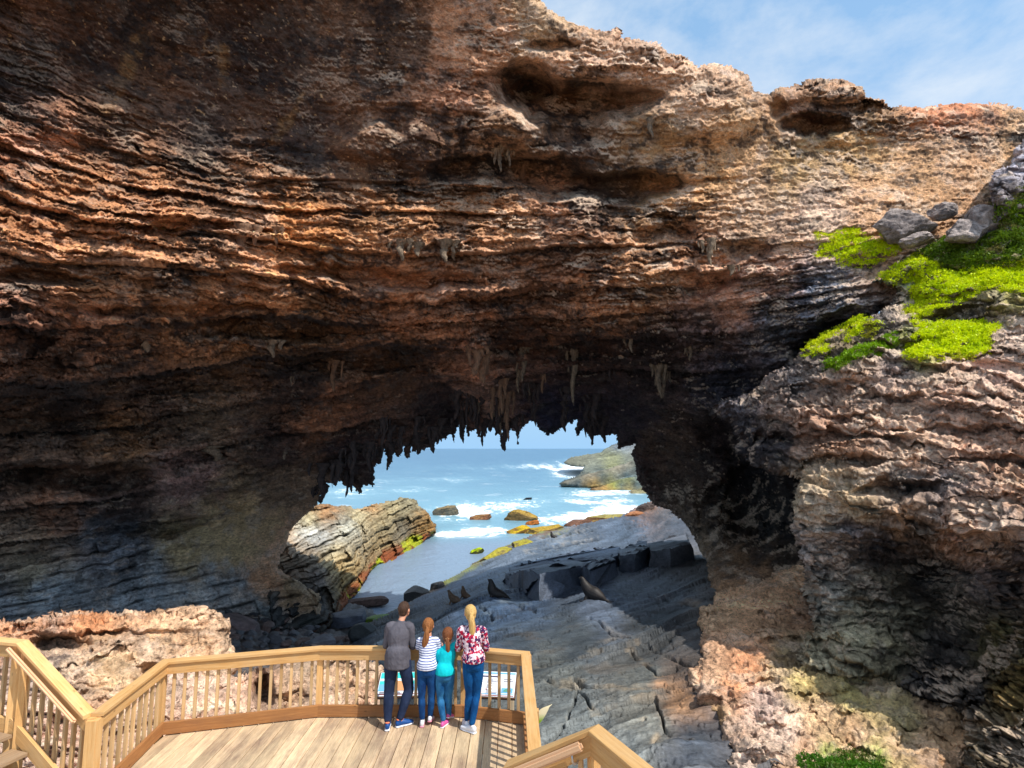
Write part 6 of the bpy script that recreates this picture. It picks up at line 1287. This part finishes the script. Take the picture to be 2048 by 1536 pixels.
for i, a in enumerate([(985, 772, 74, 13, M_sb), (1015, 790, 96, 14, M_sb), (1146, 700, 116, 15, M_sp), (1262, 672, 42, 13, M_sp), (1250, 676, 26, 10, M_sp), (1318, 730, 74, 18, M_sp), (1326, 742, 62, 12, M_sp), (1036, 742, 52, 10, M_sp), (1085, 748, 46, 10, M_sb), (1058, 768, 30, 9, M_sp), (957, 802, 32, 8, M_sp),
    (890, 492, 44, 24, M_sp), (803, 490, 42, 22, M_sp), (836, 496, 28, 18, M_sp), (820, 488, 24, 16, M_sp), (908, 505, 22, 14, M_sp), (1420, 486, 56, 16, M_sp), (1404, 490, 26, 10, M_sp), (1462, 540, 22, 14, M_sp), (1000, 300, 56, 14, M_sp), (1018, 304, 40, 12, M_sp), (990, 306, 34, 9, M_sp), (1046, 330, 50, 22, M_sb),
    (484, 460, 84, 34, M_sb), (552, 466, 34, 18, M_sb), (296, 680, 34, 30, M_sp), (545, 690, 34, 20, M_sp), (668, 730, 60, 16, M_sb), (1302, 246, 42, 14, M_sp), (952, 700, 60, 24, M_sb), (968, 712, 62, 24, M_sb), (1002, 765, 70, 14, M_sb), (1046, 720, 50, 14, M_sp), (1000, 820, 56, 10, M_sp), (583, 755, 26, 5, M_sp), (1046, 704, 38, 20, M_sp), (570, 905, 22, 10, M_sp), (430, 900, 30, 36, M_sp), (150, 965, 20, 18, M_sp), (1220, 740, 30, 8, M_sd), (1380, 700, 30, 10, M_sp)]):
    stal(*a[:4], a[4], 100 + i, .05)
rd = random.Random(9)
hx = np.array([p[0] for p in hole[:len(left + edge)]]); hy = np.array([p[1] for p in hole[:len(left + edge)]])
for i in range(58):
    px = rd.uniform(640, 1250); row_ = rd.random(); ye = float(np.interp(px, hx, hy)); py = ye - rd.uniform(14, 90)
    stal(px, py, rd.uniform(18, 58), rd.uniform(9, 22), M_sd, 300 + i, rd.uniform(.0, .3))

# ------------------------------------------------------------------ succulent ground cover
def leaf_mat(name):
    t = NT(name); c = t.attr('col'); b2 = t.new('ShaderNodeBsdfTranslucent'); t.link(c, b2.inputs['Color'])
    t.set(Base_Color=c, Roughness=.5, Specular_IOR_Level=.3)
    ms = t.new('ShaderNodeMixShader'); ms.inputs[0].default_value = .35; t.link(t.b.outputs[0], ms.inputs[1]); t.link(b2.outputs[0], ms.inputs[2])
    t.link(ms.outputs[0], t.n['Material Output'].inputs['Surface']); return t.m
M_leaf = leaf_mat('succulent_leaf')
def cover(poly, ctx, GP, dens, label, seed, cols, size=.06, ragged=14, lift=.03):
    rs = np.random.RandomState(seed); X, Y = ctx['X'], ctx['Y']
    x0 = min(p[0] for p in poly) - 20; x1 = max(p[0] for p in poly) + 20; y0 = min(p[1] for p in poly) - 20; y1 = max(p[1] for p in poly) + 20
    n = int((x1 - x0) * (y1 - y0) * dens * 1.9); px = rs.uniform(x0, x1, n); py = rs.uniform(y0, y1, n)
    st = X[0, 1] - X[0, 0]; ix = ((px - X[0, 0]) / st).astype(int); iy = ((py - Y[0, 0]) / st).astype(int)
    ok = (ix >= 1) & (iy >= 1) & (ix < X.shape[1] - 1) & (iy < X.shape[0] - 1); px, py, ix, iy = px[ok], py[ok], ix[ok], iy[ok]
    P = GP[iy, ix]; Nn = grid_normals(GP[y_sl(iy)][:, x_sl(ix)])[iy - iy.min(), ix - ix.min()]
    sd = poly_sd(px, py, poly) + fbm(P, .9, 4, seed) * ragged * 3.0
    keep = (sd < 0) & (Nn[:, 2] > -.25) ; P = P[keep]; Nn = Nn[keep]; n = len(P)
    edgek = np.clip(-sd[keep] / 14, 0.15, 1)
    V = []; Cc = []; m = 6
    cl = fbm(P, 1.6, 4, seed + 3); hum = np.clip(.5 + fbm(P, 1.1, 3, seed + 6), 0, 1.2)
    cols = [s2l(c) for c in cols]
    up = Nn * .5 + np.array([0, 0, .7]); up /= np.linalg.norm(up, axis=1)[:, None]
    base = P + Nn * (lift * hum * edgek * 3)[:, None]
    for k in range(m):
        r = rs.normal(size=(n, 3)); d = up * rs.uniform(.3, 1.1, (n, 1)) + r * .6; d /= np.linalg.norm(d, axis=1)[:, None]
        sdv = np.cross(d, rs.normal(size=(n, 3))); sdv /= np.linalg.norm(sdv, axis=1)[:, None]
        L = (size * rs.uniform(.6, 1.4, n) * (.7 + .5 * edgek))[:, None]; b0 = base + rs.normal(size=(n, 3)) * size * .5
        V.append(np.stack([b0, b0 + d * L * .5 + sdv * L * .3, b0 + d * L, b0 + d * L * .5 - sdv * L * .3], 1))
        w = np.clip(cl + rs.uniform(-.25, .25, n) + .1, 0, 1)[:, None]; w2 = np.clip((.35 - hum) * 2 + rs.uniform(-.3, .2, n), 0, 1)[:, None]
        c = cols[0] * (1 - w) + cols[1] * w; c = c * (1 - w2) + cols[2] * w2
        Cc.append(np.repeat((c * rs.uniform(.7, 1.15, (n, 1)))[:, None], 4, 1))
    V = np.concatenate(V).reshape(-1, 3); Cc = np.concatenate(Cc).reshape(-1, 3)
    me = bpy.data.meshes.new('ground_cover'); nq = len(V) // 4
    me.vertices.add(len(V)); me.vertices.foreach_set('co', V.astype(np.float32).ravel()); me.loops.add(nq * 4); me.loops.foreach_set('vertex_index', np.arange(nq * 4, dtype=np.int32))
    me.polygons.add(nq); me.polygons.foreach_set('loop_start', np.arange(0, nq * 4, 4, dtype=np.int32)); me.update(calc_edges=True)
    ca = me.color_attributes.new('col', 'FLOAT_COLOR', 'POINT'); ca.data.foreach_set('color', np.concatenate([np.clip(Cc, 0, 1), np.ones((len(Cc), 1))], 1).astype(np.float32).ravel())
    o = new_obj('ground_cover', me, M_leaf); tag(o, label, 'ground cover', kind='stuff'); return o
def y_sl(iy): return slice(iy.min(), iy.max() + 2)
def x_sl(ix): return slice(ix.min(), ix.max() + 2)
YG = ((228, 240, 14), (190, 218, 20), (150, 120, 70)); 
cover([(1640, 478), (1700, 470), (1760, 478), (1794, 500), (1780, 515), (1744, 528), (1690, 522), (1672, 512), (1636, 512)], arch_ctx, arch_P, .16, 'yellow green succulents on the ledge under the grey boulders', 3, YG, .06)
cover([(1760, 562), (1806, 528), (1850, 520), (1890, 540), (1960, 536), (2070, 530), (2070, 620), (2030, 604), (1990, 582), (1950, 600), (1905, 620), (1880, 640), (1830, 650), (1812, 632), (1850, 604), (1830, 584), (1800, 566)], octx, oP, .2, 'widest band of bright yellow succulents across the upper outcrop', 4, YG, .055, lift=.05)
cover([(1850, 505), (1890, 478), (1930, 468), (1975, 470), (1990, 400), (2070, 365), (2070, 545), (1960, 540), (1890, 545), (1850, 530)], octx, oP, .16, 'darker green shrubby growth around the pinnacle at the right edge', 5, ((104, 132, 20), (70, 100, 22), (150, 120, 90)), .06, lift=.07)
cover([(1610, 702), (1660, 672), (1730, 642), (1790, 645), (1794, 660), (1740, 672), (1700, 688), (1650, 704)], octx, oP, .2, 'narrow strip of yellow green succulents on the left ledge of the outcrop', 6, YG, .055)
cover([(1640, 728), (1700, 710), (1794, 690), (1760, 716), (1690, 742), (1650, 744)], octx, oP, .2, 'small green patch on the ledge just under the narrow strip', 7, ((140, 180, 14), (100, 150, 20), (150, 120, 70)), .055)
cover([(1790, 716), (1840, 660), (1900, 648), (1985, 660), (1984, 722), (1944, 738), (1884, 716), (1830, 722)], octx, oP, .2, 'rounded yellow patch of succulents lowest on the outcrop', 8, YG, .055)
cover([(1600, 1518), (1660, 1500), (1700, 1504), (1770, 1530), (1770, 1580), (1620, 1580)], sctx, sP, .10, 'low green weed on the rock shelf at the bottom edge', 9, ((80, 130, 24), (60, 110, 30), (120, 100, 60)), .03, lift=.01)
# one broad pale edged leaf poking out behind the corner of the railing
def blade():
    V = []; Fc = []; n = 12; root_ = at_y(1066, 1452, 9.0); tip = at_y(1104, 1408, 9.0)
    d = tip - root_; sdv = Vector((.5, -.2, -.6)).normalized()
    for i in range(n + 1):
        t = i / n; w = .075 * math.sin(PI * min(1, t * .9 + .12)) * (1 - t) ** .35; c = root_ + d * t + Vector((0, 0, .03 * math.sin(PI * t)))
        V += [c - sdv * w, c - Vector((0, .02, 0)), c + sdv * w]
    for i in range(n):
        b0 = i * 3; Fc += [(b0, b0 + 3, b0 + 4, b0 + 1), (b0 + 1, b0 + 4, b0 + 5, b0 + 2)]
    t = NT('pale_leaf'); s = t.new('ShaderNodeTexCoord'); x = t.new('ShaderNodeSeparateXYZ'); t.link(s.outputs['Generated'], x.inputs[0])
    m = t.set(Base_Color=t.mix(t.mapr(x.outputs['Z'], .3, .6, 0, 1), rgb((120, 160, 30)), rgb((222, 212, 176))), Roughness=.5)
    o = new_obj('agave_leaf', build_mesh('agave_leaf', V, Fc, None, m, True)); tag(o, 'single pointed green leaf with a cream tip behind the right railing corner', 'leaf')
blade()
